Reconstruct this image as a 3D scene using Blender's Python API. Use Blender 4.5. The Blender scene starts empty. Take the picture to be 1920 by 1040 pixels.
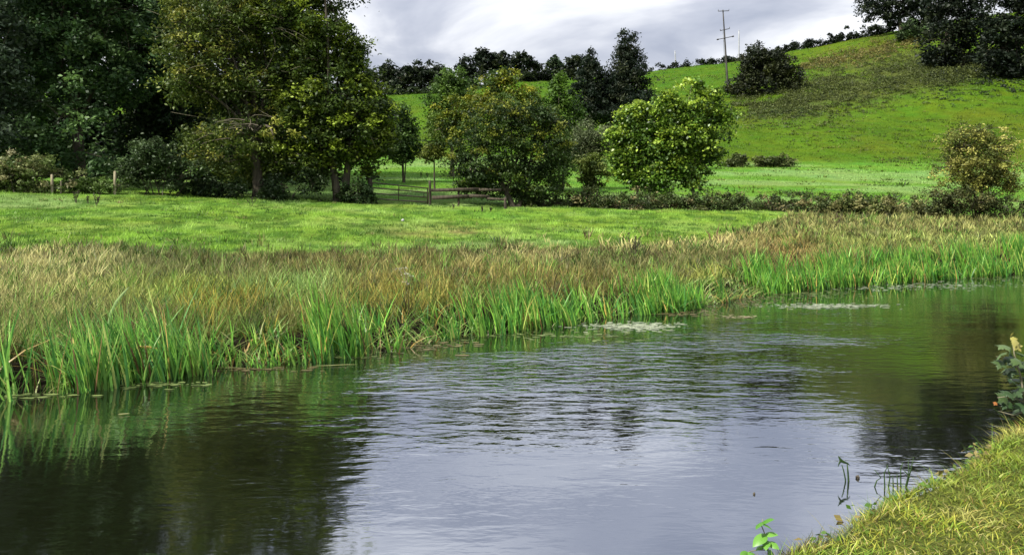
import bpy, math, random
import numpy as np
rng = np.random.default_rng(7)
random.seed(7)
SC = bpy.context.scene
COL = SC.collection

# ------------------------------------------------------------------ camera
F = 1493.0; HZ = 410.0; CAMZ = 2.2          # focal length and horizon in the 1920 px frame
cam_d = bpy.data.cameras.new('camera'); cam = bpy.data.objects.new('camera', cam_d); COL.objects.link(cam)
cam.location = (0, 0, CAMZ); cam.rotation_euler = (math.radians(90), 0, 0)
cam_d.sensor_width = 36.0; cam_d.lens = 36.0*F/1920.0
cam_d.shift_y = -(520-HZ)/1920.0
cam_d.clip_start = 0.1; cam_d.clip_end = 5000
SC.camera = cam

# ------------------------------------------------------------------ world: cloud cover over a Nishita sky
SUN_EL, SUN_AZ = 48.0, 240.0                 # azimuth clockwise from +Y: left of the camera, a little behind it
w = bpy.data.worlds.new('World'); SC.world = w; w.use_nodes = True
nt = w.node_tree; nt.nodes.clear()
def N(tree, t, **kw):
    n = tree.nodes.new(t)
    for k, v in kw.items(): setattr(n, k, v)
    return n
def mathn(tree, op, a, b=None, clamp=False):
    n = tree.nodes.new('ShaderNodeMath'); n.operation = op; n.use_clamp = clamp
    for i, v in enumerate((a, b)):
        if v is None: continue
        if hasattr(v, 'is_linked') or hasattr(v, 'links'): tree.links.new(v, n.inputs[i])
        else: n.inputs[i].default_value = v
    return n.outputs[0]
sky = N(nt, 'ShaderNodeTexSky', sky_type='NISHITA', sun_disc=False)
sky.sun_elevation = math.radians(SUN_EL); sky.sun_rotation = math.radians(SUN_AZ)
tc = N(nt, 'ShaderNodeTexCoord')
sep = N(nt, 'ShaderNodeSeparateXYZ'); nt.links.new(tc.outputs['Generated'], sep.inputs[0])
zc = mathn(nt, 'MAXIMUM', sep.outputs[2], 0.0)
den = mathn(nt, 'ADD', zc, 0.16)
cx = mathn(nt, 'DIVIDE', sep.outputs[0], den); cy = mathn(nt, 'DIVIDE', sep.outputs[1], den)
cmb = N(nt, 'ShaderNodeCombineXYZ'); nt.links.new(cx, cmb.inputs[0]); nt.links.new(cy, cmb.inputs[1])
no = N(nt, 'ShaderNodeTexNoise'); nt.links.new(cmb.outputs[0], no.inputs['Vector'])
no.inputs['Scale'].default_value = 1.25; no.inputs['Detail'].default_value = 6; no.inputs['Roughness'].default_value = 0.52
no.inputs['Distortion'].default_value = 0.4
rp = N(nt, 'ShaderNodeValToRGB'); nt.links.new(no.outputs['Fac'], rp.inputs[0])
e = rp.color_ramp.elements
e[0].position = 0.34; e[0].color = (0.40, 0.44, 0.56, 1)
e[1].position = 0.60; e[1].color = (1.16, 1.17, 1.20, 1)
m = e.new(0.47); m.color = (0.66, 0.69, 0.79, 1)
gain = mathn(nt, 'MULTIPLY', mathn(nt, 'ADD', mathn(nt, 'MULTIPLY', zc, 1.45), 0.84), 4.5)   # overcast sky grows brighter towards the zenith
vs = N(nt, 'ShaderNodeVectorMath', operation='SCALE'); nt.links.new(rp.outputs[0], vs.inputs[0]); nt.links.new(gain, vs.inputs['Scale'])
mx = N(nt, 'ShaderNodeMix', data_type='RGBA'); mx.inputs['Factor'].default_value = 0.93
nt.links.new(sky.outputs[0], mx.inputs['A']); nt.links.new(vs.outputs[0], mx.inputs['B'])
bg = N(nt, 'ShaderNodeBackground'); bg.inputs['Strength'].default_value = 0.1
nt.links.new(mx.outputs['Result'], bg.inputs[0])
wo = N(nt, 'ShaderNodeOutputWorld'); nt.links.new(bg.outputs[0], wo.inputs[0])

# ------------------------------------------------------------------ sun
sd = bpy.data.lights.new('sun', 'SUN'); sd.energy = 5.0; sd.angle = math.radians(2.5); sd.color = (1.0, 0.95, 0.86)
so = bpy.data.objects.new('sun', sd); COL.objects.link(so)
so.rotation_euler = (math.radians(90-SUN_EL), 0, math.radians(180-SUN_AZ))
SC.view_settings.view_transform = 'Standard'; SC.view_settings.look = 'None'
SC.view_settings.exposure = 0.92; SC.view_settings.gamma = 1.0; SC.view_settings.use_curve_mapping = False
SC.render.engine = 'CYCLES'
SC.cycles.max_bounces = 6; SC.cycles.diffuse_bounces = 3; SC.cycles.glossy_bounces = 3
SC.cycles.transmission_bounces = 3; SC.cycles.transparent_max_bounces = 4
SC.cycles.caustics_reflective = False; SC.cycles.caustics_refractive = False

# ------------------------------------------------------------------ noise and terrain functions
def vn(x, y, seed=0.0):
    x = np.asarray(x, float); y = np.asarray(y, float)
    ix = np.floor(x); iy = np.floor(y); fx = x-ix; fy = y-iy
    fx = fx*fx*(3-2*fx); fy = fy*fy*(3-2*fy)
    def h(a, b):
        v = np.sin(a*127.1+b*311.7+seed*74.7)*43758.5453
        return v-np.floor(v)
    return (h(ix, iy)*(1-fx)+h(ix+1, iy)*fx)*(1-fy)+(h(ix, iy+1)*(1-fx)+h(ix+1, iy+1)*fx)*fy
def fbm(x, y, seed=0.0, o=3):
    s = 0; a = 0.5; t = 0
    for i in range(o):
        s = s+a*vn(x, y, seed+i*3.1); t += a; a *= 0.5; x = x*2.03; y = y*2.03
    return s/t
TH = math.radians(49.4)
UX, UY = math.sin(TH), math.cos(TH)
NX, NY = -math.cos(TH), math.sin(TH)
S_T = [-40, 1.6, 6.4, 9.1, 15.4, 20.5, 27.3, 36.7, 90]
T_T = [11.8, 11.9, 11.8, 12.3, 12.2, 13.25, 12.65, 11.0, 11.0]
def far_edge(s): return np.interp(s, S_T, T_T)+0.35*(vn(s*0.7, s*0+3.3, 5)-0.5)
def near_edge(s): return np.interp(s, [2, 4.5, 6.5, 10], [2.50, 2.56, 2.60, 2.72])+0.22*(vn(s*0.9, s*0+1.3, 8)-0.5)+0.10*(vn(s*3.1, s*0+9.3, 8)-0.5)
def st(x, y): return x*UX+y*UY, x*NX+y*NY
def px_of(x, y): return 960+F*x/np.maximum(y, 0.5)
D_N = [0, 14, 20, 25, 35, 45, 50, 60, 80, 110, 150, 200, 235, 262, 320, 900]
P_C = [-700, 0, 240, 480, 760, 960, 1300, 1600, 1920, 2500]
Z_C = [
 [.4, .4, .6, .95, 2.4, 4.0, 4.5, 5.2, 7, 10, 20, 33, 41, 42, 42, 42],
 [.4, .4, .55, .85, 2.25, 3.85, 4.4, 5.2, 7, 10, 20, 33, 41, 42, 42, 42],
 [.4, .4, .52, .8, 2.0, 3.5, 4.0, 5.0, 7, 10, 20, 32, 40, 41, 41, 41],
 [.4, .4, .5, .72, 1.7, 3.0, 3.55, 4.6, 6.7, 10, 20, 31, 38.5, 39.5, 39, 39],
 [.4, .4, .48, .65, 1.45, 2.55, 3.1, 4.2, 7.0, 11, 20, 31, 38.5, 39.5, 39, 39],
 [.4, .4, .45, .6, 1.35, 2.4, 2.9, 3.9, 6.6, 10.8, 20, 34, 42.5, 43.5, 43, 43],
 [.4, .4, .45, .55, 1.2, 2.2, 2.7, 3.6, 6.0, 9.9, 19.8, 35, 46.6, 48, 48, 48],
 [.4, .4, .42, .5, 1.05, 2.0, 2.45, 3.3, 5.9, 9.9, 21.8, 41.5, 55, 57, 57, 57],
 [.4, .4, .42, .5, .95, 1.8, 2.2, 3.1, 5.8, 9.9, 24, 48, 65, 69, 69, 69],
 [.4, .4, .42, .5, .95, 1.8, 2.2, 3.1, 5.8, 9.9, 26, 53, 72, 77, 77, 77]]
_dd = np.arange(0, 900, 1.0); _pp = np.arange(-700, 2501, 20.0)
_tab = np.array([np.interp(_dd, D_N, z) for z in Z_C])
_k = np.exp(-0.5*(np.arange(-12, 13)/4.5)**2); _k /= _k.sum()
_tab = np.array([np.convolve(np.pad(r, 12, mode='edge'), _k, 'valid') for r in _tab])
_tab = np.array([np.interp(_pp, P_C, _tab[:, j]) for j in range(_tab.shape[1])]).T
_k2 = np.exp(-0.5*(np.arange(-12, 13)/5.0)**2); _k2 /= _k2.sum()
_tab = np.array([np.convolve(np.pad(_tab[:, j], 12, mode='edge'), _k2, 'valid') for j in range(_tab.shape[1])]).T
def sstep(a, b, x):
    t = np.clip((x-a)/(b-a), 0, 1); return t*t*(3-2*t)
def terrain(x, y):
    x = np.asarray(x, float); y = np.asarray(y, float)
    s, t = st(x, y)
    e_ = t-far_edge(s)
    d = np.maximum(y, e_*0.85+8); d = np.clip(d, 0, 895)
    p = np.clip(px_of(x, d), -699, 2499)
    pi = (p+700)/20.0; i0 = np.clip(np.floor(pi).astype(int), 0, len(_pp)-2); fp = pi-i0
    j0 = np.clip(np.floor(d).astype(int), 0, len(_dd)-2); fd = d-j0
    z = (_tab[i0, j0]*(1-fp)+_tab[i0+1, j0]*fp)*(1-fd)+(_tab[i0, j0+1]*(1-fp)+_tab[i0+1, j0+1]*fp)*fd
    amp = np.clip((d-20)/30, 0, 1)*0.16+np.clip((d-105)/40, 0, 1)*0.5
    z = z+amp*(fbm(x/3.1, y/3.1, 2)-0.5)+np.clip((d-105)/40, 0, 1)*2.2*(fbm(x/17, y/17, 4)-0.5)
    farz = -0.8+(z+0.8-0.12)*sstep(-0.9, 0.55, e_)+0.12*sstep(0.5, 3, e_)
    q = near_edge(s)-t
    nearz = -0.8+1.15*sstep(-0.55, 0.38, q)+0.05*(fbm(x*1.7, y*1.7, 6)-0.5)*sstep(0.2, 0.8, q)
    return np.where(t < 7.3, nearz, farz)
def tz(x, y): return float(terrain(np.array([x]), np.array([y]))[0])
def X(px, d): return (px-960)/F*d
def Z(py, d): return CAMZ+(HZ-py)/F*d
def hit(px, py):
    """where the sight line through a point of the frame meets the far side's ground (depth)"""
    px = np.atleast_1d(np.asarray(px, float)); py = np.atleast_1d(np.asarray(py, float))
    ds = np.concatenate([np.arange(14, 60, 0.5), np.arange(60, 300, 1.5)])
    D = ds[None, :]; xx = (px[:, None]-960)/F*D
    g = terrain(xx, D+xx*0)-(CAMZ+(HZ-py[:, None])/F*D)
    above = g > 0
    i = np.argmax(above, axis=1); ok = above.any(axis=1)
    return np.where(ok, ds[i], 234.0)

# ------------------------------------------------------------------ materials
def newmat(name):
    m = bpy.data.materials.new(name); m.use_nodes = True; m.node_tree.nodes.clear(); return m
def finish(m, sh):
    o = m.node_tree.nodes.new('ShaderNodeOutputMaterial'); m.node_tree.links.new(sh, o.inputs[0]); return m
def leaf_mat(name, transl=0.32, rough=0.5, spec=0.3, gain=1.0):
    m = newmat(name); t = m.node_tree
    a = N(t, 'ShaderNodeAttribute', attribute_name='col')
    col = a.outputs['Color']
    if gain != 1.0:
        g = N(t, 'ShaderNodeVectorMath', operation='SCALE'); t.links.new(col, g.inputs[0]); g.inputs['Scale'].default_value = gain; col = g.outputs[0]
    p = N(t, 'ShaderNodeBsdfPrincipled'); t.links.new(col, p.inputs['Base Color'])
    p.inputs['Roughness'].default_value = rough; p.inputs['Specular IOR Level'].default_value = spec
    tr = N(t, 'ShaderNodeBsdfTranslucent'); t.links.new(col, tr.inputs[0])
    mxs = N(t, 'ShaderNodeMixShader'); mxs.inputs[0].default_value = transl
    t.links.new(p.outputs[0], mxs.inputs[1]); t.links.new(tr.outputs[0], mxs.inputs[2])
    return finish(m, mxs.outputs[0])
def noisy_mat(name, c1, c2, scale=8.0, rough=0.85, bump=0.3, stretch=(1, 1, 1), spec=0.2, dist=0.02):
    m = newmat(name); t = m.node_tree
    tcn = N(t, 'ShaderNodeTexCoord'); mp = N(t, 'ShaderNodeMapping'); mp.inputs['Scale'].default_value = stretch
    t.links.new(tcn.outputs['Object'], mp.inputs[0])
    n = N(t, 'ShaderNodeTexNoise'); n.inputs['Scale'].default_value = scale; n.inputs['Detail'].default_value = 6
    t.links.new(mp.outputs[0], n.inputs['Vector'])
    r = N(t, 'ShaderNodeValToRGB'); r.color_ramp.elements[0].color = (*c1, 1); r.color_ramp.elements[1].color = (*c2, 1)
    r.color_ramp.elements[0].position = 0.3; r.color_ramp.elements[1].position = 0.7
    t.links.new(n.outputs['Fac'], r.inputs[0])
    p = N(t, 'ShaderNodeBsdfPrincipled'); t.links.new(r.outputs[0], p.inputs['Base Color'])
    p.inputs['Roughness'].default_value = rough; p.inputs['Specular IOR Level'].default_value = spec
    b = N(t, 'ShaderNodeBump'); b.inputs['Strength'].default_value = bump; b.inputs['Distance'].default_value = dist
    t.links.new(n.outputs['Fac'], b.inputs['Height']); t.links.new(b.outputs[0], p.inputs['Normal'])
    return finish(m, p.outputs[0])
M_LEAF = leaf_mat('tree_leaves', 0.26, 0.55, 0.22, 0.80)
M_GLOSSLEAF = leaf_mat('broad_leaves', 0.30, 0.42, 0.35, 0.95)
M_GRASS = leaf_mat('grass_blades', 0.30, 0.55, 0.22, 0.80)
M_REED = leaf_mat('reed_blades', 0.30, 0.42, 0.32, 0.90)
M_BARK = noisy_mat('bark_dark', (.035, .03, .022), (.10, .085, .06), 6, 0.9, 0.6, (1, 1, .25))
M_BARKP = noisy_mat('bark_pale', (.12, .11, .07), (.24, .22, .15), 6, 0.9, 0.5, (1, 1, .3))
M_WOOD = noisy_mat('weathered_wood', (.022, .018, .013), (.075, .06, .042), 10, 0.85, 0.4, (1, 1, .2))
M_WOODP = noisy_mat('pale_post_wood', (.17, .145, .09), (.33, .29, .19), 10, 0.85, 0.4, (1, 1, .2))
M_STEEL = noisy_mat('galvanised_gate', (.025, .018, .012), (.07, .05, .035), 14, 0.6, 0.15, spec=0.4)
M_POLE = noisy_mat('pole_wood', (.03, .028, .026), (.07, .065, .06), 3, 0.8, 0.3, (1, 1, .2))
M_GREYPOLE = noisy_mat('grey_pole', (.25, .26, .28), (.38, .39, .40), 3, 0.7, 0.1)

# ground: colour comes per vertex (kind of turf), mottled by noise, with fine relief
def ground_material():
    m = newmat('ground_turf'); t = m.node_tree
    a = N(t, 'ShaderNodeAttribute', attribute_name='col')
    g = N(t, 'ShaderNodeNewGeometry')
    def noise(scale, detail, rough=0.6):
        n = N(t, 'ShaderNodeTexNoise'); n.inputs['Scale'].default_value = scale; n.inputs['Detail'].default_value = detail
        n.inputs['Roughness'].default_value = rough; t.links.new(g.outputs['Position'], n.inputs['Vector']); return n.outputs['Fac']
    n1 = noise(0.45, 6, 0.65); n2 = noise(3.5, 6, 0.7)
    mp = N(t, 'ShaderNodeMapping'); mp.inputs['Scale'].default_value = (.16, .75, 0); t.links.new(g.outputs['Position'], mp.inputs[0])
    tr_ = N(t, 'ShaderNodeTexNoise'); tr_.inputs['Scale'].default_value = 1.0; tr_.inputs['Detail'].default_value = 5; t.links.new(mp.outputs[0], tr_.inputs['Vector'])
    f = mathn(t, 'ADD', mathn(t, 'MULTIPLY', n1, 1.0), mathn(t, 'MULTIPLY', n2, 1.1))
    f = mathn(t, 'MULTIPLY', mathn(t, 'SUBTRACT', f, 0.10), 0.76)
    v = N(t, 'ShaderNodeVectorMath', operation='SCALE'); t.links.new(a.outputs['Color'], v.inputs[0]); t.links.new(f, v.inputs['Scale'])
    hs = N(t, 'ShaderNodeHueSaturation'); t.links.new(v.outputs[0], hs.inputs['Color'])
    hue = mathn(t, 'ADD', mathn(t, 'MULTIPLY', mathn(t, 'SUBTRACT', noise(0.22, 4), 0.5), 0.10), 0.5)
    t.links.new(hue, hs.inputs['Hue'])
    p = N(t, 'ShaderNodeBsdfPrincipled'); t.links.new(hs.outputs[0], p.inputs['Base Color'])
    p.inputs['Roughness'].default_value = 0.95; p.inputs['Specular IOR Level'].default_value = 0.05
    b = N(t, 'ShaderNodeBump'); b.inputs['Strength'].default_value = 1.0; b.inputs['Distance'].default_value = 0.4
    t.links.new(mathn(t, 'ADD', mathn(t, 'MULTIPLY', tr_.outputs['Fac'], 2.2), mathn(t, 'ADD', n2, mathn(t, 'MULTIPLY', n1, 1.5))), b.inputs['Height']); t.links.new(b.outputs[0], p.inputs['Normal'])
    return finish(m, p.outputs[0])
M_GROUND = ground_material()

def water_material():
    m = newmat('canal_water'); t = m.node_tree
    g = N(t, 'ShaderNodeNewGeometry')
    def wave(sx, sy, scale, detail, rz=0.0, dist=0.0):
        mp = N(t, 'ShaderNodeMapping'); mp.inputs['Scale'].default_value = (sx, sy, 1); mp.inputs['Rotation'].default_value = (0, 0, rz)
        t.links.new(g.outputs['Position'], mp.inputs[0])
        n = N(t, 'ShaderNodeTexNoise'); n.inputs['Scale'].default_value = scale; n.inputs['Detail'].default_value = detail
        n.inputs['Roughness'].default_value = 0.45; n.inputs['Distortion'].default_value = dist
        t.links.new(mp.outputs[0], n.inputs['Vector']); return n.outputs['Fac']
    big = wave(0.75, 1.55, 3.7, 3, 0.10, 0.3)
    small = wave(0.5, 1.3, 15.0, 2, -0.12, 0.2)
    # breeze: sheltered under the near bank and among the reeds, freshest in mid channel
    def along(vx, vy):
        dt = N(t, 'ShaderNodeVectorMath', operation='DOT_PRODUCT'); t.links.new(g.outputs['Position'], dt.inputs[0]); dt.inputs[1].default_value = (vx, vy, 0); return dt.outputs['Value']
    def ramp(v, a0, a1, b0, b1):
        r = N(t, 'ShaderNodeMapRange'); r.interpolation_type = 'SMOOTHSTEP'; t.links.new(v, r.inputs['Value'])
        for nm, vv in (('From Min', a0), ('From Max', a1), ('To Min', b0), ('To Max', b1)): r.inputs[nm].default_value = vv
        return r.outputs[0]
    tt, ss = along(NX, NY), along(UX, UY)
    br = mathn(t, 'MULTIPLY', mathn(t, 'MULTIPLY', ramp(tt, 4.2, 8.2, .16, 1.0), ramp(tt, 9.2, 11.3, 1.0, .10)), ramp(ss, 11, 20, 1.0, .3)); br = mathn(t, 'MULTIPLY', br, ramp(ss, 0.5, 6.5, .13, 1.0))
    gust = ramp(wave(0.5, 1.0, 0.6, 3), .36, .64, .45, 1.5)
    br = mathn(t, 'MULTIPLY', br, gust)
    hgt = mathn(t, 'ADD', mathn(t, 'MULTIPLY', mathn(t, 'MULTIPLY', big, br), 1.05), mathn(t, 'MULTIPLY', mathn(t, 'MULTIPLY', small, mathn(t, 'ADD', br, .13)), 0.12))
    b = N(t, 'ShaderNodeBump'); b.inputs['Strength'].default_value = 1.0; b.inputs['Distance'].default_value = 0.022
    t.links.new(hgt, b.inputs['Height'])
    d = N(t, 'ShaderNodeBsdfDiffuse'); d.inputs['Color'].default_value = (.006, .007, .003, 1); t.links.new(b.outputs[0], d.inputs['Normal'])
    gl = N(t, 'ShaderNodeBsdfGlossy'); gl.inputs['Roughness'].default_value = 0.045; gl.inputs['Color'].default_value = (.86, .90, 1.0, 1)
    t.links.new(b.outputs[0], gl.inputs['Normal'])
    lw = N(t, 'ShaderNodeLayerWeight'); lw.inputs['Blend'].default_value = 0.5; t.links.new(b.outputs[0], lw.inputs['Normal'])
    fr = mathn(t, 'ADD', mathn(t, 'MULTIPLY', mathn(t, 'POWER', lw.outputs['Facing'], 1.4), 0.46), 0.27, True)
    mxs = N(t, 'ShaderNodeMixShader'); t.links.new(fr, mxs.inputs[0])
    t.links.new(d.outputs[0], mxs.inputs[1]); t.links.new(gl.outputs[0], mxs.inputs[2])
    return finish(m, mxs.outputs[0])
M_WATER = water_material()

# ------------------------------------------------------------------ mesh helpers
def mesh_np(name, V, faces, mat, col=None, smooth=False):
    """faces: list of int arrays (n,3) / (n,4)"""
    me = bpy.data.meshes.new(name)
    V = np.ascontiguousarray(V, dtype=np.float32)
    faces = [np.asarray(f, dtype=np.int32) for f in faces if len(f)]
    loops = np.concatenate([f.ravel() for f in faces]); tot = np.concatenate([np.full(len(f), f.shape[1], np.int32) for f in faces])
    start = np.concatenate([[0], np.cumsum(tot)[:-1]]).astype(np.int32)
    me.vertices.add(len(V)); me.vertices.foreach_set('co', V.ravel())
    me.loops.add(len(loops)); me.loops.foreach_set('vertex_index', loops)
    me.polygons.add(len(tot)); me.polygons.foreach_set('loop_start', start); me.polygons.foreach_set('loop_total', tot)
    me.update(calc_edges=True)
    if col is not None:
        ca = me.color_attributes.new('col', 'FLOAT_COLOR', 'POINT')
        c4 = np.ones((len(V), 4), np.float32); c4[:, :3] = np.clip(col, 0, 1); ca.data.foreach_set('color', c4.ravel())
    if smooth: me.polygons.foreach_set('use_smooth', np.ones(len(tot), bool))
    me.materials.append(mat); me.validate()
    return me
def obj(name, me, parent=None, loc=None):
    o = bpy.data.objects.new(name, me); COL.objects.link(o)
    if parent is not None: o.parent = parent
    if loc is not None: o.location = loc
    return o
def tag(o, label=None, cat=None, group=None, kind=None):
    if label: o['label'] = label
    if cat: o['category'] = cat
    if group: o['group'] = group
    if kind: o['kind'] = kind
    return o
def empty(name, loc, label, cat, group=None):
    o = bpy.data.objects.new(name, None); COL.objects.link(o); o.location = loc; o.empty_display_size = 0.2
    return tag(o, label, cat, group)
class MB:
    """collects tubes and boxes into one mesh"""
    def __init__(s): s.V = []; s.Q = []; s.T = []; s.n = 0
    def tube(s, pts, rad, k=6, cap=True):
        pts = np.asarray(pts, float); n = len(pts); rad = np.broadcast_to(np.asarray(rad, float), (n,))
        tan = np.gradient(pts, axis=0); tan /= np.linalg.norm(tan, axis=1, keepdims=True)+1e-9
        ref = np.array([0.31, 0.95, 0.05]) if abs(tan[0][2]) > 0.7 else np.array([0, 0, 1.0])
        a = np.cross(tan, ref); a /= np.linalg.norm(a, axis=1, keepdims=True)+1e-9; b = np.cross(tan, a)
        an = np.arange(k)/k*2*math.pi
        R = pts[:, None, :]+rad[:, None, None]*(np.cos(an)[None, :, None]*a[:, None, :]+np.sin(an)[None, :, None]*b[:, None, :])
        s.V.append(R.reshape(-1, 3)); i = np.arange(n-1)[:, None]*k; j = np.arange(k)[None, :]; j2 = (j+1) % k
        s.Q.append((s.n+np.stack([i+j, i+j2, i+k+j2, i+k+j], -1)).reshape(-1, 4)); s.n += n*k
        if cap:
            s.V.append(pts[-1:]+tan[-1:]*rad[-1]*0.3); c = s.n; s.n += 1; o = c-k; jj = np.arange(k)
            s.T.append(np.stack([o+jj, o+(jj+1) % k, np.full(k, c)], -1))
        return s
    def box(s, c, size, R=None):
        h = np.array(size)/2.0
        P = np.array([[i, j, k] for i in (-1, 1) for j in (-1, 1) for k in (-1, 1)])*h
        if R is not None: P = P@np.asarray(R).T
        s.V.append(P+np.array(c)); q = np.array([[0, 1, 3, 2], [4, 6, 7, 5], [0, 4, 5, 1], [2, 3, 7, 6], [0, 2, 6, 4], [1, 5, 7, 3]])
        s.Q.append(q+s.n); s.n += 8; return s
    def build(s, name, mat, parent=None, smooth=True, loc=None):
        V = np.concatenate(s.V)
        f = ([np.concatenate(s.Q)] if s.Q else [])+([np.concatenate(s.T)] if s.T else [])
        return obj(name, mesh_np(name, V, f, mat, smooth=smooth), parent, loc)
def bez(a, b, bow, n=7):
    a = np.array(a, float); b = np.array(b, float); t = np.linspace(0, 1, n)[:, None]
    return a*(1-t)+b*t+np.array(bow)*(4*t*(1-t))

def leaves_np(C, size, col, up=0.35, aspect=0.55, droop=0.25):
    """one folded leaf (two faces) at each centre"""
    n = len(C); size = np.broadcast_to(size, (n,))
    d = rng.normal(size=(n, 3)); d[:, 2] = d[:, 2]*0.6-droop; d /= np.linalg.norm(d, axis=1, keepdims=True)
    nn = rng.normal(size=(n, 3)); nn[:, 2] = np.abs(nn[:, 2])+up
    s = np.cross(d, nn); s /= np.linalg.norm(s, axis=1, keepdims=True)+1e-9
    nrm = np.cross(s, d)
    L = size[:, None]; W = L*aspect*0.5
    A = C-d*L*0.5; B = C+d*L*0.5; mid = C+d*L*(-0.06)+nrm*L*0.10
    V = np.stack([A, mid+s*W, B, mid-s*W], 1).reshape(-1, 3)
    i = np.arange(n)[:, None]*4
    return V, i+np.array([[0, 1, 2, 3]]), np.repeat(col, 4, axis=0)

def pick_cols(n, pal):
    wts = np.array([p[1] for p in pal], float); wts /= wts.sum()
    return np.array([p[0] for p in pal], float)[rng.choice(len(pal), n, p=wts)]

LEAF_N, LEAF_S = .95, 1.45
def foliage(blobs, n_leaf, leaf, pal, clump=0.5, inner=0.15, gap=0.25, droop=0.25, flat=0.65, aspect=0.55, per=44, toplight=None, shell=0.55):
    """blobs: (centre, radii) in metres. Returns leaf arrays and the clump centres with their blob."""
    ctr = np.array([b[0] for b in blobs], float); rad = np.array([b[1] for b in blobs], float)
    wt = (rad[:, 0]*rad[:, 1]*rad[:, 2])**(2/3.0); wt /= wt.sum()
    n_leaf = n_leaf*LEAF_N; leaf = leaf*LEAF_S
    m = max(6, int(n_leaf/per)); bi = rng.choice(len(blobs), m, p=wt)
    d = rng.normal(size=(m, 3)); d /= np.linalg.norm(d, axis=1, keepdims=True)
    r = shell+(1.06-shell)*rng.random(m)**0.7
    ins = rng.random(m) < inner; r[ins] = rng.random(ins.sum())*0.6
    bump = fbm(d[:, 0]*1.9+bi*7.3+d[:, 2], d[:, 1]*1.9+d[:, 2]*1.7+bi*3.1, 9.0, 2)
    K = ctr[bi]+d*r[:, None]*rad[bi]*(0.48+1.12*bump[:, None])*(0.92+0.2*rng.random((m, 1)))
    # gaps: thin the clumps by a slow noise
    g = fbm(K[:, 0]/(clump*2.6)+K[:, 2]*0.7, K[:, 1]/(clump*2.6)+K[:, 2]/(clump*2.3), 3.3, 2)
    keep = g > gap*1.35+0.1*rng.random(m)-0.04
    K = K[keep]; bi = bi[keep]; m = len(K)
    kc = pick_cols(m, pal)*(0.7+0.65*rng.random((m, 1)))
    if toplight is not None:      # top light painted as brighter leaf colour on upper outer clumps
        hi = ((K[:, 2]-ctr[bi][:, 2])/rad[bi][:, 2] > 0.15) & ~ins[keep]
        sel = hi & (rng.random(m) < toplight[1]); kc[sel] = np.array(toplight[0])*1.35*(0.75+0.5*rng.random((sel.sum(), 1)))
    cnt = rng.poisson(per, m)+4
    idx = np.repeat(np.arange(m), cnt)
    cs = clump*(0.7+0.7*rng.random(m))
    off = rng.normal(size=(len(idx), 3))*np.array([1, 1, flat])*0.62*cs[idx][:, None]
    off[:, 2] -= 0.25*(off[:, 0]**2+off[:, 1]**2)/np.maximum(cs[idx], 1e-3)
    C = K[idx]+off
    col = kc[idx]*(0.75+0.5*rng.random((len(idx), 1)))
    sz = leaf*(0.65+0.7*rng.random(len(idx)))
    return leaves_np(C, sz, col, droop=droop, aspect=aspect)+(K, bi)

def px_blobs(d0, lst):
    out = []
    for b in lst:
        px, py, rx, ry = b[:4]; d = d0+(b[4] if len(b) > 4 else 0)
        a = rx/F*d; c = ry/F*d
        out.append(((X(px, d), d, Z(py, d)), (a, max(0.75*a, 0.6*(a+c)*0.5), c)))
    return out

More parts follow.
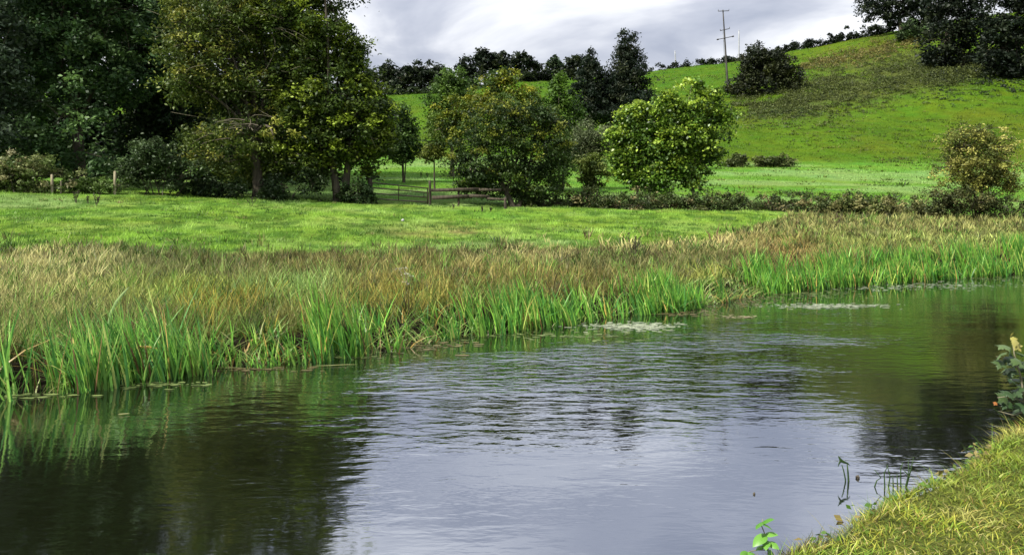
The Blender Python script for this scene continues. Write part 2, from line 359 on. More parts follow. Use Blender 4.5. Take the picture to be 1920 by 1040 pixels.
def tree(name, label, cat, base_px, d, blobs, n_leaf, leaf, pal, r0=0.25, bark=None, clump=0.5, group=None, twigs=70, stems=1,
         lean=0.0, mat=None, fork=0.35, twig_r=0.02, conifer=False, bare=0, **kw):
    bark = bark or M_BARK
    bx = X(base_px, d); bz = tz(bx, d)-0.08
    root = empty(name, (bx, d, bz), label, cat, group)
    o3 = np.array([bx, d, bz])
    B = [(np.array(c)-o3, r) for c, r in px_blobs(d, blobs)]
    V, Q, Cc, K, bi = foliage(B, n_leaf, leaf, pal, clump=clump, **kw)
    topz = max(b[0][2] for b in B); lowz = min(b[0][2]-b[1][2] for b in B)
    hf = max(0.15, lowz+fork*(topz-lowz)*0.5)
    mb = MB(); br = MB()
    mean = np.mean([b[0] for b in B], axis=0)
    tops = []
    for k in range(stems):
        a = k/stems*6.28+0.4; sp = 0.0 if stems == 1 else r0*0.5
        p0 = np.array([math.cos(a)*sp, math.sin(a)*sp, -0.1])
        p1 = np.array([p0[0]*4.5+0.30*mean[0]+lean, p0[1]*3+0.15*mean[1], hf])
        rr = r0/(1 if stems == 1 else math.sqrt(stems)*0.95)
        pts = bez(p0, p1, (0.1*rr*rng.normal(), 0.1*rr*rng.normal(), 0), 7)
        rads = rr*np.linspace(1.0, 0.72, 7); rads[0] *= 1.45; rads[1] *= 1.12
        if conifer:
            tb = B[int(np.argmax([b[0][2] for b in B]))]
            pts = bez(p0, tb[0], (0, 0, 0), 7); rads = rr*np.linspace(1.1, 0.12, 7)
        mb.tube(pts, rads, 9); tops.append((pts[-1], rads[-1]))
    for i, (c, r) in enumerate(B):
        p, rr = tops[i % len(tops)]
        if conifer: p = np.array([0, 0, max(0.3, c[2]-r[2]*0.3)])
        bow = np.array([0, 0, (0.10 if not conifer else 0.0)*np.linalg.norm(c-p)])+rng.normal(size=3)*0.05*np.linalg.norm(c-p)
        br.tube(bez(p, c, bow, 7), np.linspace(min(rr*0.6, .13), min(rr*0.16, .04), 7), 6)
    sel = rng.choice(len(K), min(twigs, len(K)), replace=False)
    for q in sel:
        c, r = B[bi[q]]
        a = c+(K[q]-c)*0.05*rng.random()+rng.normal(size=3)*0.1*r[0]
        L = np.linalg.norm(K[q]-a)
        bow = np.array([0, 0, 0.08*L])+rng.normal(size=3)*0.09*L
        br.tube(bez(a, K[q], bow, 6), np.linspace(twig_r*1.6, twig_r*0.5, 6), 4)
    if bare:
        tw = MB()
        fr_ = np.where((K[:, 1] < np.array([B[j][0][1] for j in bi])-0.2) & (K[:, 2] < topz*.75))[0]
        for q in rng.choice(fr_, min(bare, len(fr_)), replace=False):
            c, r = B[bi[q]]; a = c+(K[q]-c)*.35; tip = K[q]+(K[q]-c)*.25+np.array([rng.normal()*.35, -.35, -.25+.5*rng.random()])
            for k in range(3):
                t2 = tip+rng.normal(size=3)*np.array([.55, .2, .45])*k; L = np.linalg.norm(t2-a)
                tw.tube(bez(a, t2, rng.normal(size=3)*.09*L, 7), np.linspace(.020, .007, 7), 4)
        tag(tw.build('bare_twigs', M_BARKP, root), kind='stuff')
    mb.build('trunk', M_BARK if bare else bark, root); tag(br.build('branches', M_BARK if bare else bark, root), kind='stuff' if conifer else None)
    obj('crown', mesh_np('crown', V, [Q], mat or M_LEAF, Cc), root)
    return root

def bush(name, label, cat, d, blobs, n_leaf, leaf, pal, clump=0.3, group=None, stems=9, mat=None, bark=None, twigs=40, twig_r=0.012, **kw):
    B0 = px_blobs(d, blobs)
    bx = float(np.mean([b[0][0] for b in B0])); bz = tz(bx, d)-0.05
    root = empty(name, (bx, d, bz), label, cat, group); o3 = np.array([bx, d, bz])
    B = [(np.array(c)-o3, r) for c, r in B0]
    V, Q, Cc, K, bi = foliage(B, n_leaf, leaf, pal, clump=clump, **kw)
    gz = terrain(V[:, 0]+bx, V[:, 1]+d)-bz
    V[:, 2] = np.maximum(V[:, 2], gz+0.02*rng.random(len(V)))
    sm = MB()
    for i in range(max(stems, len(B))):
        c, r = B[i % len(B)]
        g = c+np.array([rng.normal()*0.3*r[0], rng.normal()*0.3*r[1], 0]); g[2] = tz(g[0]*0.6+bx, g[1]*0.6+d)-bz-0.05; g[:2] *= 0.6
        sm.tube(bez(g, c+rng.normal(size=3)*0.35*np.array(r), rng.normal(size=3)*0.08, 6), np.linspace(0.035, 0.012, 6)*max(1, r[2]*0.7), 5)
    for q in rng.choice(len(K), min(twigs, len(K)), replace=False):
        c, r = B[bi[q]]; L = np.linalg.norm(K[q]-c)
        sm.tube(bez(c, K[q], rng.normal(size=3)*0.08*L, 5), np.linspace(twig_r*1.6, twig_r*.5, 5), 4)
    tag(sm.build('stems', bark or M_BARK, root), kind='stuff')
    obj('foliage', mesh_np('foliage', V, [Q], mat or M_LEAF, Cc), root)
    return root

def blades_np(P, h, wd, az, lean, bend, cb, ct, seg=3, face=None, sharp=1.4):
    """P (n,3) bases; az lean direction; lean, bend as fractions of height; cb/ct colours at base and tip"""
    n = len(P); t = np.linspace(0, 1, seg+1)
    dr = np.stack([np.cos(az), np.sin(az), np.zeros(n)], 1)
    fa = rng.random(n)*6.283 if face is None else face
    sd_ = np.stack([np.cos(fa), np.sin(fa), np.zeros(n)], 1)
    rows = []; cols = []
    for k, tt in enumerate(t):
        c = P+dr*(h*(lean*tt+bend*tt*tt))[:, None]; c[:, 2] += h*(tt-0.42*np.abs(bend)*tt*tt)
        wv = (wd*max(0.0, 1-tt**sharp)*(0.75 if tt == 0 else 1.0))[:, None]
        cc = cb*(1-tt)+ct*tt
        if k == seg: rows.append(c[:, None, :]); cols.append(cc[:, None, :])
        else: rows.append(np.stack([c-sd_*wv*0.5, c+sd_*wv*0.5], 1)); cols.append(np.stack([cc, cc], 1))
    V = np.concatenate(rows, 1); Cc = np.concatenate(cols, 1); m = 2*seg+1
    i = np.arange(n)[:, None]*m; fs = []
    q = [i+np.array([[2*k, 2*k+1, 2*k+3, 2*k+2]]) for k in range(seg-1)]
    if q: fs.append(np.concatenate(q))
    fs.append(i+np.array([[2*seg-2, 2*seg-1, 2*seg]]))
    return V.reshape(-1, 3), fs, Cc.reshape(-1, 3)
def join(parts):
    V = []; T = []; Q = []; C = []; n = 0
    for v, fs, c in parts:
        V.append(v); C.append(c)
        for f in fs: (T if f.shape[1] == 3 else Q).append(f+n)
        n += len(v)
    return np.concatenate(V), ([np.concatenate(Q)] if Q else [])+([np.concatenate(T)] if T else []), np.concatenate(C)

# ================================================================== THE SETTING
def zone_end(px): return np.interp(px, [-700, 0, 500, 900, 1200, 1330, 1400, 1500, 1920, 2500], [24, 25.5, 27, 29, 32, 34, 40, 48.5, 50, 52])
def ground_colour(x, y):
    s, t = st(x, y); e_ = t-far_edge(s); p = px_of(x, np.maximum(y, 4)); d = np.maximum(y, 4)
    n1 = fbm(x/2.3, y/2.3, 11); n2 = fbm(x/9, y/6, 12)
    C = np.zeros(x.shape+(3,))
    mead = np.array([.205, .355, .042]); mead_p = np.array([.34, .46, .18]); mead_d = np.array([.085, .20, .022])
    a = sstep(.45, .62, n2)[..., None]; b = sstep(.5, .66, n1)[..., None]*0.32
    a2 = sstep(.5, .6, fbm(x/4.5, y/2.2, 14))[..., None]*.6; dk = sstep(.52, .64, fbm(x/.7, y/1.0, 15, 2))[..., None]*.75
    C[:] = mead*(1-a*0.6)+mead_p*a*0.6; C = C*(1-a2)+np.array([.29, .43, .09])*a2; C = C*(1-b)+mead_d*b; C = C*(1-dk)+mead_d*.8*dk
    # the lower field beyond the hedge and the yellower hill pasture
    low = np.array([.135, .29, .03])+0*C; low2 = np.array([.21, .35, .09])
    low = low*(1-a)+low2*a
    k = sstep(51, 54, d)[..., None]; C = C*(1-k)+low*k
    hill = np.array([.085, .165, .008])+0*C; hb = fbm(x/5, y/12, 21)[..., None]
    hill = hill*(0.72+0.5*hb); hk = sstep(.5, .65, fbm(x/14, y/20, 22))[..., None]; hill = hill*(1-.4*hk)+np.array([.11, .135, .010])*.4*hk
    k = sstep(104, 112, d+2*(n1-.5))[..., None]; C = C*(1-k)+hill*k
    gr = sstep(165, 195, d)[..., None]*sstep(1500, 1380, p)[..., None]; C = C*(1-gr)+np.array([.068, .145, .008])*gr
    # olive litter under the hillside scrub, tan under the dry bracken
    py = HZ+F*(CAMZ-terrain(x, y))/d; far_ = sstep(125, 135, d)
    sc = far_*sstep(1380, 1440, p)*sstep(1900, 1820, p)*np.exp(-((py-np.interp(p, [1370, 1480, 1600, 1720, 1840], [205, 185, 158, 135, 132]))/np.interp(p, [1370, 1480, 1600, 1740, 1840], [12, 30, 40, 32, 18]))**2)
    sc = (np.clip(sc*1.4, 0, 1)*sstep(.25, .5, fbm(x/4, y/6, 23)))[..., None]; C = C*(1-sc)+np.array([.09, .115, .025])*sc
    # straw-coloured worn patch in the meadow
    sp = np.exp(-(((p-830)/110)**2+((d-36)/2.2)**2))[..., None]*sstep(.3, .6, n1)[..., None]; C = C*(1-sp)+np.array([.30, .25, .10])*sp
    # soil and litter under the tall bank vegetation
    z = sstep(1.5, -0.5, d-zone_end(p))[..., None]; C = C*(1-z)+np.array([.15, .13, .05])*z
    mud = sstep(1.3, .5, e_)[..., None]; C = C*(1-mud)+np.array([.03, .025, .015])*mud
    nb = (t < 7.3)[..., None]; q = near_edge(s)-t
    near = np.array([.13, .15, .03])+0*C; soil = sstep(.35, .05, q)[..., None]; near = near*(1-soil)+np.array([.06, .045, .025])*soil
    return np.where(nb, near, C)
xs = np.concatenate([[-900, -600, -400, -300, -230, -180, -140, -115, -95, -80, -70], np.arange(-62, -24, 2.0), np.arange(-24, 30, 0.34), np.arange(30, 100, 2.0), [100, 115, 135, 160, 190, 240, 320, 450, 650, 950]])
ys = np.concatenate([[-300, -150, -80, -40, -25, -16, -10, -6, -3, -1], np.arange(0, 42, 0.3), np.arange(42, 122, 1.4), np.arange(122, 262, 2.6), [262, 275, 295, 330, 400, 520, 700, 1000, 1500]])
GX, GY = np.meshgrid(xs, ys)
GZ = terrain(GX, GY)
V = np.stack([GX, GY, GZ], -1).reshape(-1, 3); nx = len(xs); ny = len(ys)
ii = (np.arange(ny-1)[:, None]*nx+np.arange(nx-1)[None, :]).reshape(-1)
Q = np.stack([ii, ii+1, ii+1+nx, ii+nx], 1)
tag(obj('ground', mesh_np('ground', V, [Q], M_GROUND, ground_colour(GX, GY).reshape(-1, 3), smooth=True)), kind='structure')

def uv(s, t, z=0.0): return (s*UX+t*NX, s*UY+t*NY, z)
Wv = np.array([uv(-150, 1.0), uv(400, 1.0), uv(400, 15.5), uv(-150, 15.5)])
tag(obj('canal_water', mesh_np('canal_water', Wv, [np.array([[0, 1, 2, 3]])], M_WATER)), kind='structure')

# ================================================================== BANK VEGETATION ON THE FAR SIDE
def s_px(s): return np.interp(s, [-12, 1.6, 6.4, 9.1, 15.4, 20.5, 27.3, 36.7, 60], [-1500, 0, 640, 850, 1250, 1400, 1640, 1920, 2150])
def reed_bed():
    parts = []
    # clumps: tall sword-leaved reeds standing in the shallows
    n = 2900; s = rng.random(n)*66-9; p = s_px(s)
    dens = np.interp(p, [-400, 0, 300, 345, 380, 540, 560, 690, 730, 850, 880, 1280, 1300, 1385, 1410, 2200], [1, 1, .9, .4, .22, .22, 1, 1, .14, .16, 1, 1, .05, .05, 1, 1])
    wid = np.interp(p, [0, 340, 560, 700, 880, 1920], [1.0, .8, 1.0, 1.0, 1.0, 1.1])
    e_ = -0.55+rng.random(n)**1.2*wid
    keep = rng.random(n) < dens*(.22+.9*sstep(.32, .52, vn(s*1.15, s*0+.5, 17))); s, p, e_ = s[keep], p[keep], e_[keep]
    hgt = np.interp(p, [0, 300, 380, 540, 580, 680, 720, 850, 900, 1250, 1400, 1920], [1.02, .95, .48, .5, 1.06, 1.02, .46, .5, .80, .74, .84, .95])
    ns = rng.poisson(6, len(s))+2
    idx = np.repeat(np.arange(len(s)), ns); m = len(idx)
    S = s[idx]+rng.normal(size=m)*0.07; E = e_[idx]+rng.normal(size=m)*0.07; T_ = far_edge(S)+E
    P = np.stack([S*UX+T_*NX, S*UY+T_*NY, np.zeros(m)], 1); P[:, 2] = np.maximum(terrain(P[:, 0], P[:, 1]), -0.06)
    h = hgt[idx]*(.78+.42*rng.random(len(s)))[idx]*(0.55+0.5*rng.random(m)**0.6)*(0.92+.16*fbm(S*.8, S*0, 4))
    # the clump leans downwind (to the left in the frame); leaves fan out a little
    az = np.where(rng.random(m) < .66, math.pi+rng.normal(size=m)*0.6, rng.random(m)*6.28)
    lean = 0.06+0.22*rng.random(m); bend = 0.05+0.30*rng.random(m)**2.2
    brk = rng.random(m) < 0.05; bend[brk] = 0.9; lean[brk] = .3
    g = pick_cols(m, [((.115, .32, .045), 4), ((.05, .19, .035), 3.4), ((.19, .41, .07), 2.6), ((.36, .50, .13), .9), ((.46, .38, .12), .25), ((.16, .11, .05), .3)])
    g = g*(0.7+0.55*rng.random((m, 1)))*(.75+.5*rng.random(len(s)))[idx][:, None]
    left = (p[idx] < 345)[:, None]; g = np.where(left, g*np.array([1.12, 1.05, 1.3]), g)
    tip = g*np.array([1.25, 1.12, 1.0])
    w_ = (0.020+0.022*rng.random(m))*np.interp(p[idx], [0, 1900], [1, 1.45])
    parts.append(blades_np(P, h, w_, az, lean, bend, g*np.array([1.25, 1.1, .9]), tip, 4))
    return join(parts)
v, f, c = reed_bed()
tag(obj('reed_bed', mesh_np('reed_bed', v, f, M_REED, c)), 'tall green sword-leaved reeds standing along the far waterline', 'reeds', kind='stuff')

def low_weeds():
    """soft broad weeds and arching grass at the waterline between the reed stands"""
    n = 9000; s = rng.random(n)*56-6; p = s_px(s)
    dens = np.interp(p, [0, 200, 330, 360, 540, 560, 690, 720, 860, 880, 1230, 1290, 1390, 1410, 2000], [.3, .3, .5, 1, 1, .35, .4, .8, .7, .25, .3, 1, 1, .15, .15])
    k = rng.random(n) < dens; s = s[k]; p = p[k]; m = len(s)
    T_ = far_edge(s)-0.45+rng.random(m)*0.9
    P = np.stack([s*UX+T_*NX, s*UY+T_*NY, np.zeros(m)], 1); P[:, 2] = np.maximum(terrain(P[:, 0], P[:, 1]), -0.05)
    g = pick_cols(m, [((.20, .33, .07), 3), ((.13, .26, .04), 3), ((.33, .36, .12), 1.6), ((.36, .24, .06), .7), ((.10, .09, .03), .7)])*(0.75+.5*rng.random((m, 1)))
    return blades_np(P, .18+.34*rng.random(m), .02+.022*rng.random(m), rng.random(m)*6.28, .2+.5*rng.random(m), .2+.8*rng.random(m), g*.8, g*1.1, 3)
v, f, c = low_weeds()
tag(obj('waterside_weeds', mesh_np('waterside_weeds', v, f, M_REED, c)), 'low pale green and yellowing weeds at the far waterline', 'weeds', kind='stuff')

# colours of the rough vegetation: spots (frame column, depth, widths, colour, strength)
SPOTS = [(60, 20, 150, 4.5, (.56, .45, .23), 1.3), (90, 25, 90, 2, (.50, .40, .20), 1.0), (130, 16, 120, 2.5, (.26, .22, .07), .8), (330, 22.5, 150, 3, (.13, .125, .055), 1.1), (330, 17.5, 130, 2.4, (.30, .33, .07), 1.0),
         (420, 15.6, 80, 1.2, (.36, .21, .035), 1.5), (560, 18.5, 70, 1.8, (.26, .38, .13), 1.5), (560, 23, 200, 2.6, (.17, .14, .06), 1.0), (740, 17, 100, 2.5, (.30, .22, .05), 1.2),
         (700, 22, 200, 3.0, (.27, .20, .075), 1.0), (950, 27.5, 45, 2.0, (.60, .46, .23), 1.8), (1045, 28, 30, 2.0, (.60, .46, .23), 1.6), (1000, 21, 160, 2.6, (.27, .19, .06), .9),
         (1150, 25, 180, 3.5, (.13, .115, .05), 1.1), (1150, 32, 120, 2.0, (.58, .45, .23), 1.7), (1310, 27, 80, 3, (.16, .13, .055), 1.0), (1340, 22.5, 60, 1.6, (.34, .33, .08), 1.3),
         (1280, 34, 110, 2.4, (.56, .42, .20), 1.7), (1480, 32, 60, 5, (.26, .15, .06), 1.0), (1500, 42, 130, 6, (.26, .22, .09), 1.0), (1590, 36, 50, 3, (.14, .20, .04), .9), (1700, 40, 180, 6, (.25, .21, .085), 1.0),
         (1700, 33, 150, 2, (.27, .24, .07), 1.0), (1850, 45, 160, 5, (.30, .27, .10), 1.0), (1820, 36, 200, 2.0, (.38, .42, .12), 1.1), (-200, 20, 200, 8, (.34, .28, .12), 1.0)]
def rough_grass():
    def spot_colour(p, d):
        n = len(p); wsum = np.full(n, .25); C = np.tile(np.array([.15, .14, .05])*.25, (n, 1))
        for (a, b, wa, wb, cc, k) in SPOTS:
            g = k*np.exp(-((p-a)/wa)**2-((d-b)/wb)**2); wsum += g; C += g[:, None]*np.array(cc)
        return C/wsum[:, None]
    parts = []
    for layer in range(2):
        n = (27000, 120000)[layer]
        p = rng.random(n)*2500-350; d = 9.0*(54.0/9.0)**rng.random(n)
        x = (p-960)/F*d; s, t = st(x, d); e_ = t-far_edge(s)
        ze = zone_end(p)+7.0*(fbm(x/2.4, d/1.9, 31)-.5)+np.where(rng.random(n) < .03, 5.0, 0)
        ok = (e_ > 0.55) & (d < ze); p, d, x, e_, s, ze = p[ok], d[ok], x[ok], e_[ok], s[ok], ze[ok]; n = len(p)
        C = spot_colour(p+rng.normal(size=n)*26, d+rng.normal(size=n)*.8)*np.array([1.22, 1.40, 1.15])
        r = rng.random(n)
        gfrac = np.interp(d, [10, 19, 26, 50], [.42, .26, .22, .16])
        green = pick_cols(n, [((.13, .27, .035), 2), ((.22, .34, .07), 1.4), ((.06, .12, .022), 1.6)])
        olive = pick_cols(n, [((.075, .08, .028), 2), ((.10, .075, .035), 1.3), ((.05, .075, .022), 1.3)])
        C = np.where((r < gfrac)[:, None], green, C); C = np.where(((r > .84) | ((ze-d < 1.6) & (r > .6)))[:, None], olive*1.25, C)
        C = C*(.5+1.0*rng.random((n, 1)))
        if layer == 0:
            keep = rng.random(n) < np.interp(d, [9, 20, 50], [.9, 1, 1]); p, d, x, e_, C = p[keep], d[keep], x[keep], e_[keep], C[keep]; n = len(p)
            hh = (.33+.38*rng.random(n)**1.4)*np.interp(e_, [.2, 2, 6], [1.1, .95, .9]); hh[rng.random(n) < .05] *= 1.45
            k = rng.poisson(7, n)+3; idx = np.repeat(np.arange(n), k); m = len(idx); wdir = rng.random(n)*6.28
            an = rng.random(m)*6.28; rr = .10*rng.random(m)**.5*(1+d[idx]/40)
            X_ = x[idx]+np.cos(an)*rr; Y_ = d[idx]+np.sin(an)*rr
            az = np.where(rng.random(m) < .35, wdir[idx]+rng.normal(size=m)*.5, an+rng.normal(size=m)*.5)
            Cc = C[idx]*(.6+.8*rng.random((m, 1))); h = hh[idx]*(.55+.5*rng.random(m)); lean = .05+.28*rng.random(m); bend = .08+.5*rng.random(m)**1.6; dd = d[idx]
        else:
            X_, Y_, Cc, dd, m = x, d, C*.9, d, n; h = .14+.26*rng.random(m); az = rng.random(m)*6.28; lean = .1+.5*rng.random(m); bend = .1+.6*rng.random(m)
        w_ = np.maximum(.013, .00135*dd)*(.65+.8*rng.random(m))
        P = np.stack([X_, Y_, terrain(X_, Y_)-.02], 1)
        parts.append(blades_np(P, h, w_, az, lean, bend, Cc*.8, Cc*1.25, 2))
    return join(parts)
v, f, c = rough_grass()
print('rough grass verts', len(v))
tag(obj('rough_bank_grass', mesh_np('rough_bank_grass', v, f, M_GRASS, c)), 'rough brown and tan rushes and dry grass behind the reeds', 'rough grass', kind='stuff')

def meadow_grass():
    n = 170000
    p = rng.random(n)*2500-350; d = 22*(56/22.)**rng.random(n)
    x = (p-960)/F*d; ze = zone_end(p)-1.0
    ok = (d > ze) & (d < 52+8*(p > 600)*(p < 900)); p, d, x = p[ok], d[ok], x[ok]; n = len(p)
    g = ground_colour(x, d)*(0.9+.65*rng.random((n, 1)))
    tu = fbm(x/.7, d/.9, 51, 2); g = g*(.45+1.1*tu[:, None])
    h = (.04+.07*rng.random(n)+.14*sstep(.55, .75, tu))
    P = np.stack([x, d, terrain(x, d)-.01], 1)
    return blades_np(P, h, .022+.02*rng.random(n), rng.random(n)*6.28, .3*rng.random(n), .5*rng.random(n), g*.9, g*1.25, 1)
def meadow_tussocks():
    n = 9000; p = rng.random(n)*2500-350; d = 23*(54/23.)**rng.random(n); x = (p-960)/F*d
    ok = (d > zone_end(p)) & (d < 51) & (rng.random(n) < .25+.9*sstep(.48, .62, fbm(x/3, d/2.5, 55))); p, d, x = p[ok], d[ok], x[ok]; n = len(p)
    C = pick_cols(n, [((.055, .14, .016), 3), ((.09, .19, .022), 2), ((.22, .32, .09), 1), ((.27, .25, .09), .35)])*(.8+.5*rng.random((n, 1)))
    k = rng.poisson(9, n)+3; idx = np.repeat(np.arange(n), k); m = len(idx); an = rng.random(m)*6.28; rr = .16*rng.random(m)**.5
    X_ = x[idx]+np.cos(an)*rr*1.5; Y_ = d[idx]+np.sin(an)*rr
    return blades_np(np.stack([X_, Y_, terrain(X_, Y_)-.01], 1), (.08+.12*rng.random(n))[idx]*(.6+.6*rng.random(m)), .03+.02*rng.random(m), an, .2+.4*rng.random(m), .5*rng.random(m), C[idx]*.8, C[idx]*1.15, 1)
v, f, c = join([meadow_grass(), meadow_tussocks()])
tag(obj('meadow_grass', mesh_np('meadow_grass', v, f, M_GRASS, c)), 'short bright green turf of the meadow in front of the trees', 'grass', kind='stuff')

def field_grass():
    n = 150000
    p = rng.random(n)*1700+560; d = 54*(250/54.)**rng.random(n)
    x = (p-960)/F*d
    g = ground_colour(x, d)*(.5+.95*rng.random((n, 1)))
    tu = fbm(x/1.6, d/2.0, 61, 2); g = g*(.4+1.15*tu[:, None])
    h = .05+.0030*d*rng.random(n)*sstep(.3, .75, tu)
    P = np.stack([x, d, terrain(x, d)-.02], 1)
    return blades_np(P, h, .0014*d*(.6+.8*rng.random(n)), rng.random(n)*6.28, .4*rng.random(n), .6*rng.random(n), g*.9, g*1.2, 1)
def hill_tussocks():
    n = 15000; p = rng.random(n)*1150+1000; d = 60*(240/60.)**rng.random(n); x = (p-960)/F*d
    ok = rng.random(n) < (.08+.95*sstep(.46, .62, fbm(x/9, d/5, 65)))*(.15+.85*sstep(95, 112, d)); p, d, x = p[ok], d[ok], x[ok]; n = len(p)
    C = pick_cols(n, [((.045, .085, .012), 3), ((.075, .12, .012), 2.5), ((.14, .19, .03), 1.2), ((.16, .16, .04), .5)])*(.8+.5*rng.random((n, 1)))
    k = rng.poisson(6, n)+3; idx = np.repeat(np.arange(n), k); m = len(idx); an = rng.random(m)*6.28; rr = .30*rng.random(m)**.5
    X_ = x[idx]+np.cos(an)*rr*2.0; Y_ = d[idx]+np.sin(an)*rr
    return blades_np(np.stack([X_, Y_, terrain(X_, Y_)-.03], 1), (.16+.28*rng.random(n))[idx]*(.6+.6*rng.random(m)), .14+.10*rng.random(m), an, .2+.5*rng.random(m), .5*rng.random(m), C[idx]*.85, C[idx]*1.15, 1)
v, f, c = join([field_grass(), hill_tussocks()])
tag(obj('pasture_grass', mesh_np('pasture_grass', v, f, M_GRASS, c)), 'tussocky yellow-green pasture grass covering the hillside', 'grass', kind='stuff')

# ================================================================== TREES ON THE LEFT
G_DARK = [((.045, .095, .032), 4), ((.07, .135, .042), 3), ((.12, .20, .065), 1.8)]
G_GREY = [((.075, .11, .065), 3), ((.10, .14, .085), 2), ((.05, .08, .045), 2)]
G_OLIVE = [((.095, .135, .022), 4), ((.07, .11, .02), 3), ((.16, .20, .035), 2), ((.045, .075, .018), 1.5)]
G_MID = [((.06, .10, .016), 4), ((.09, .135, .018), 3), ((.15, .20, .02), 1.6), ((.035, .06, .016), 2.4)]
tree('broadleaf_tree', 'grey-green leafy tree cut by the left edge of the picture', 'tree', -90, 49,
     [(-80, 60, 110, 90), (-40, 150, 80, 75), (5, 90, 45, 60), (-60, 240, 100, 70), (-120, -30, 90, 70), (-80, -130, 100, 70)], 30000, .21, G_GREY, .32, clump=.55, gap=.22)
tree('broadleaf_tree', 'big dark green broadleaf tree with a low rounded bough, left side', 'tree', 150, 53,
     [(110, -70, 150, 90), (90, -160, 120, 60), (210, -170, 90, 50), (50, 40, 90, 75, 1), (180, 30, 110, 85), (110, 120, 90, 60, -1), (120, 215, 85, 55, -3), (150, 275, 65, 50, -3), (50, 275, 85, 45, -2), (235, 120, 70, 75), (20, 190, 75, 60, 1), (200, -110, 90, 60)],
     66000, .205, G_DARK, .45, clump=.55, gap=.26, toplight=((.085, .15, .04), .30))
tree('broadleaf_tree', 'dark shaded tree behind, between the big broadleaf and the olive tree', 'tree', 330, 59,
     [(290, -60, 110, 80), (310, -150, 90, 60), (300, 40, 100, 80), (290, 140, 85, 75), (330, 210, 90, 60), (270, 265, 75, 55), (380, 270, 80, 55), (430, 300, 60, 40), (360, 130, 70, 60)],
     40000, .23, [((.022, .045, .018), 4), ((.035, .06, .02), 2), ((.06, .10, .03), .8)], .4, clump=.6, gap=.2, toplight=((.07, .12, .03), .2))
tree('broadleaf_tree', 'tall olive-yellow tree with bare pale twigs showing low in its crown', 'tree', 487, 50,
     [(440, -95, 110, 60), (440, -170, 85, 45), (420, -20, 105, 60), (390, 45, 85, 50), (470, 50, 90, 60), (360, 95, 62, 38, -1), (440, 115, 85, 45), (410, 165, 85, 38), (500, 160, 75, 60, 1), (340, 150, 40, 30, -2), (470, 220, 80, 35, 1),
      (430, 262, 75, 20, -3), (360, 250, 40, 22, -2), (500, 290, 55, 30), (450, 305, 60, 22, 1), (530, 315, 45, 22, 1), (400, 300, 50, 25, 2), (470, 235, 60, 28, -3), (515, 262, 45, 24, -2.5), (470, 330, 50, 18, 1.5)],
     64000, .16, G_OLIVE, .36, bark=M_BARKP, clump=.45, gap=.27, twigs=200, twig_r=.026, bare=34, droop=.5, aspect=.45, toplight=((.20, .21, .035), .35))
tree('broadleaf_tree', 'full green tree with a forked trunk left of the metal gate', 'tree', 640, 50,
     [(580, -70, 80, 50), (565, -135, 60, 40), (600, -10, 52, 40), (545, 35, 70, 55), (600, 60, 60, 40), (655, 85, 34, 24), (610, 120, 80, 45), (670, 135, 32, 32), (560, 140, 65, 50), (615, 185, 95, 45), (690, 190, 40, 32), (580, 235, 75, 42), (660, 240, 75, 40),
      (705, 240, 30, 40), (710, 280, 26, 16), (560, 285, 45, 28), (640, 280, 60, 22), (590, 308, 45, 20), (670, 300, 40, 14), (720, 205, 22, 20), (610, 330, 36, 14, 1.5), (690, 318, 22, 10, 1)],
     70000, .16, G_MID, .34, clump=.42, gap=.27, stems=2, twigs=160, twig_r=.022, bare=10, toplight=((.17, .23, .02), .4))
tree('broadleaf_tree', 'very dark tree seen only through gaps in the big broadleaf tree', 'tree', 130, 68,
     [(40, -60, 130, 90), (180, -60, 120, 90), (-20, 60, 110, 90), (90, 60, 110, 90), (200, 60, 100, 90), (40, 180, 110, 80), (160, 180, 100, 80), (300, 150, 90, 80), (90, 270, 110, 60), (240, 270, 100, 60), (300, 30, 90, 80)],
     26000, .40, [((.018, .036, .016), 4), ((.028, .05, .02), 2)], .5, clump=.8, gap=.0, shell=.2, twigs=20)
tree('broadleaf_tree', 'very dark tree seen only through gaps in the olive-yellow tree', 'tree', 480, 69,
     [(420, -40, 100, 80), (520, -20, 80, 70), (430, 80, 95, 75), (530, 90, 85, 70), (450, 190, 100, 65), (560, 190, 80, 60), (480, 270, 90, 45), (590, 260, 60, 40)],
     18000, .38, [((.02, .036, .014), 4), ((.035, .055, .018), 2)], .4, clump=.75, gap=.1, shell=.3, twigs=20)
# undergrowth beneath them
bush('elder_bush', 'dark green leafy bush beneath the left trees, right of the second fence post', 'bush', 47.5, [(255, 325, 45, 28), (300, 310, 50, 36), (345, 330, 40, 26), (285, 285, 40, 25)], 12000, .13, [((.05, .085, .03), 3), ((.075, .12, .04), 2)], clump=.3)
bush('bramble_bush', 'pale yellow-green bramble bank at the left edge under the trees', 'bush', 45.5, [(-30, 325, 60, 30), (30, 325, 45, 30), (75, 330, 40, 26), (110, 338, 35, 20), (55, 312, 30, 18)], 12000, .12,
     [((.13, .18, .05), 3), ((.20, .23, .08), 2), ((.27, .26, .12), 1.2), ((.07, .11, .03), 2)], clump=.25)
bush('nettle_patch', 'low green nettles between the two wooden fence posts', 'nettles', 46.2, [(150, 345, 28, 13), (190, 346, 26, 12), (225, 346, 20, 12)], 5000, .10, [((.09, .15, .03), 3), ((.13, .20, .05), 2)], clump=.18)
bush('elder_bush', 'dark bush filling the gap between the two trunks', 'bush', 49, [(540, 352, 40, 22), (585, 348, 32, 28), (510, 358, 26, 16), (420, 352, 45, 20), (375, 352, 35, 20)], 11000, .12, [((.03, .055, .02), 3), ((.05, .085, .025), 2)], clump=.28)
bush('elder_bush', 'pale green bush seen behind the olive tree trunk', 'bush', 57, [(440, 335, 28, 18), (470, 345, 18, 14)], 4000, .13, [((.14, .24, .05), 3), ((.09, .16, .03), 1)], clump=.25)
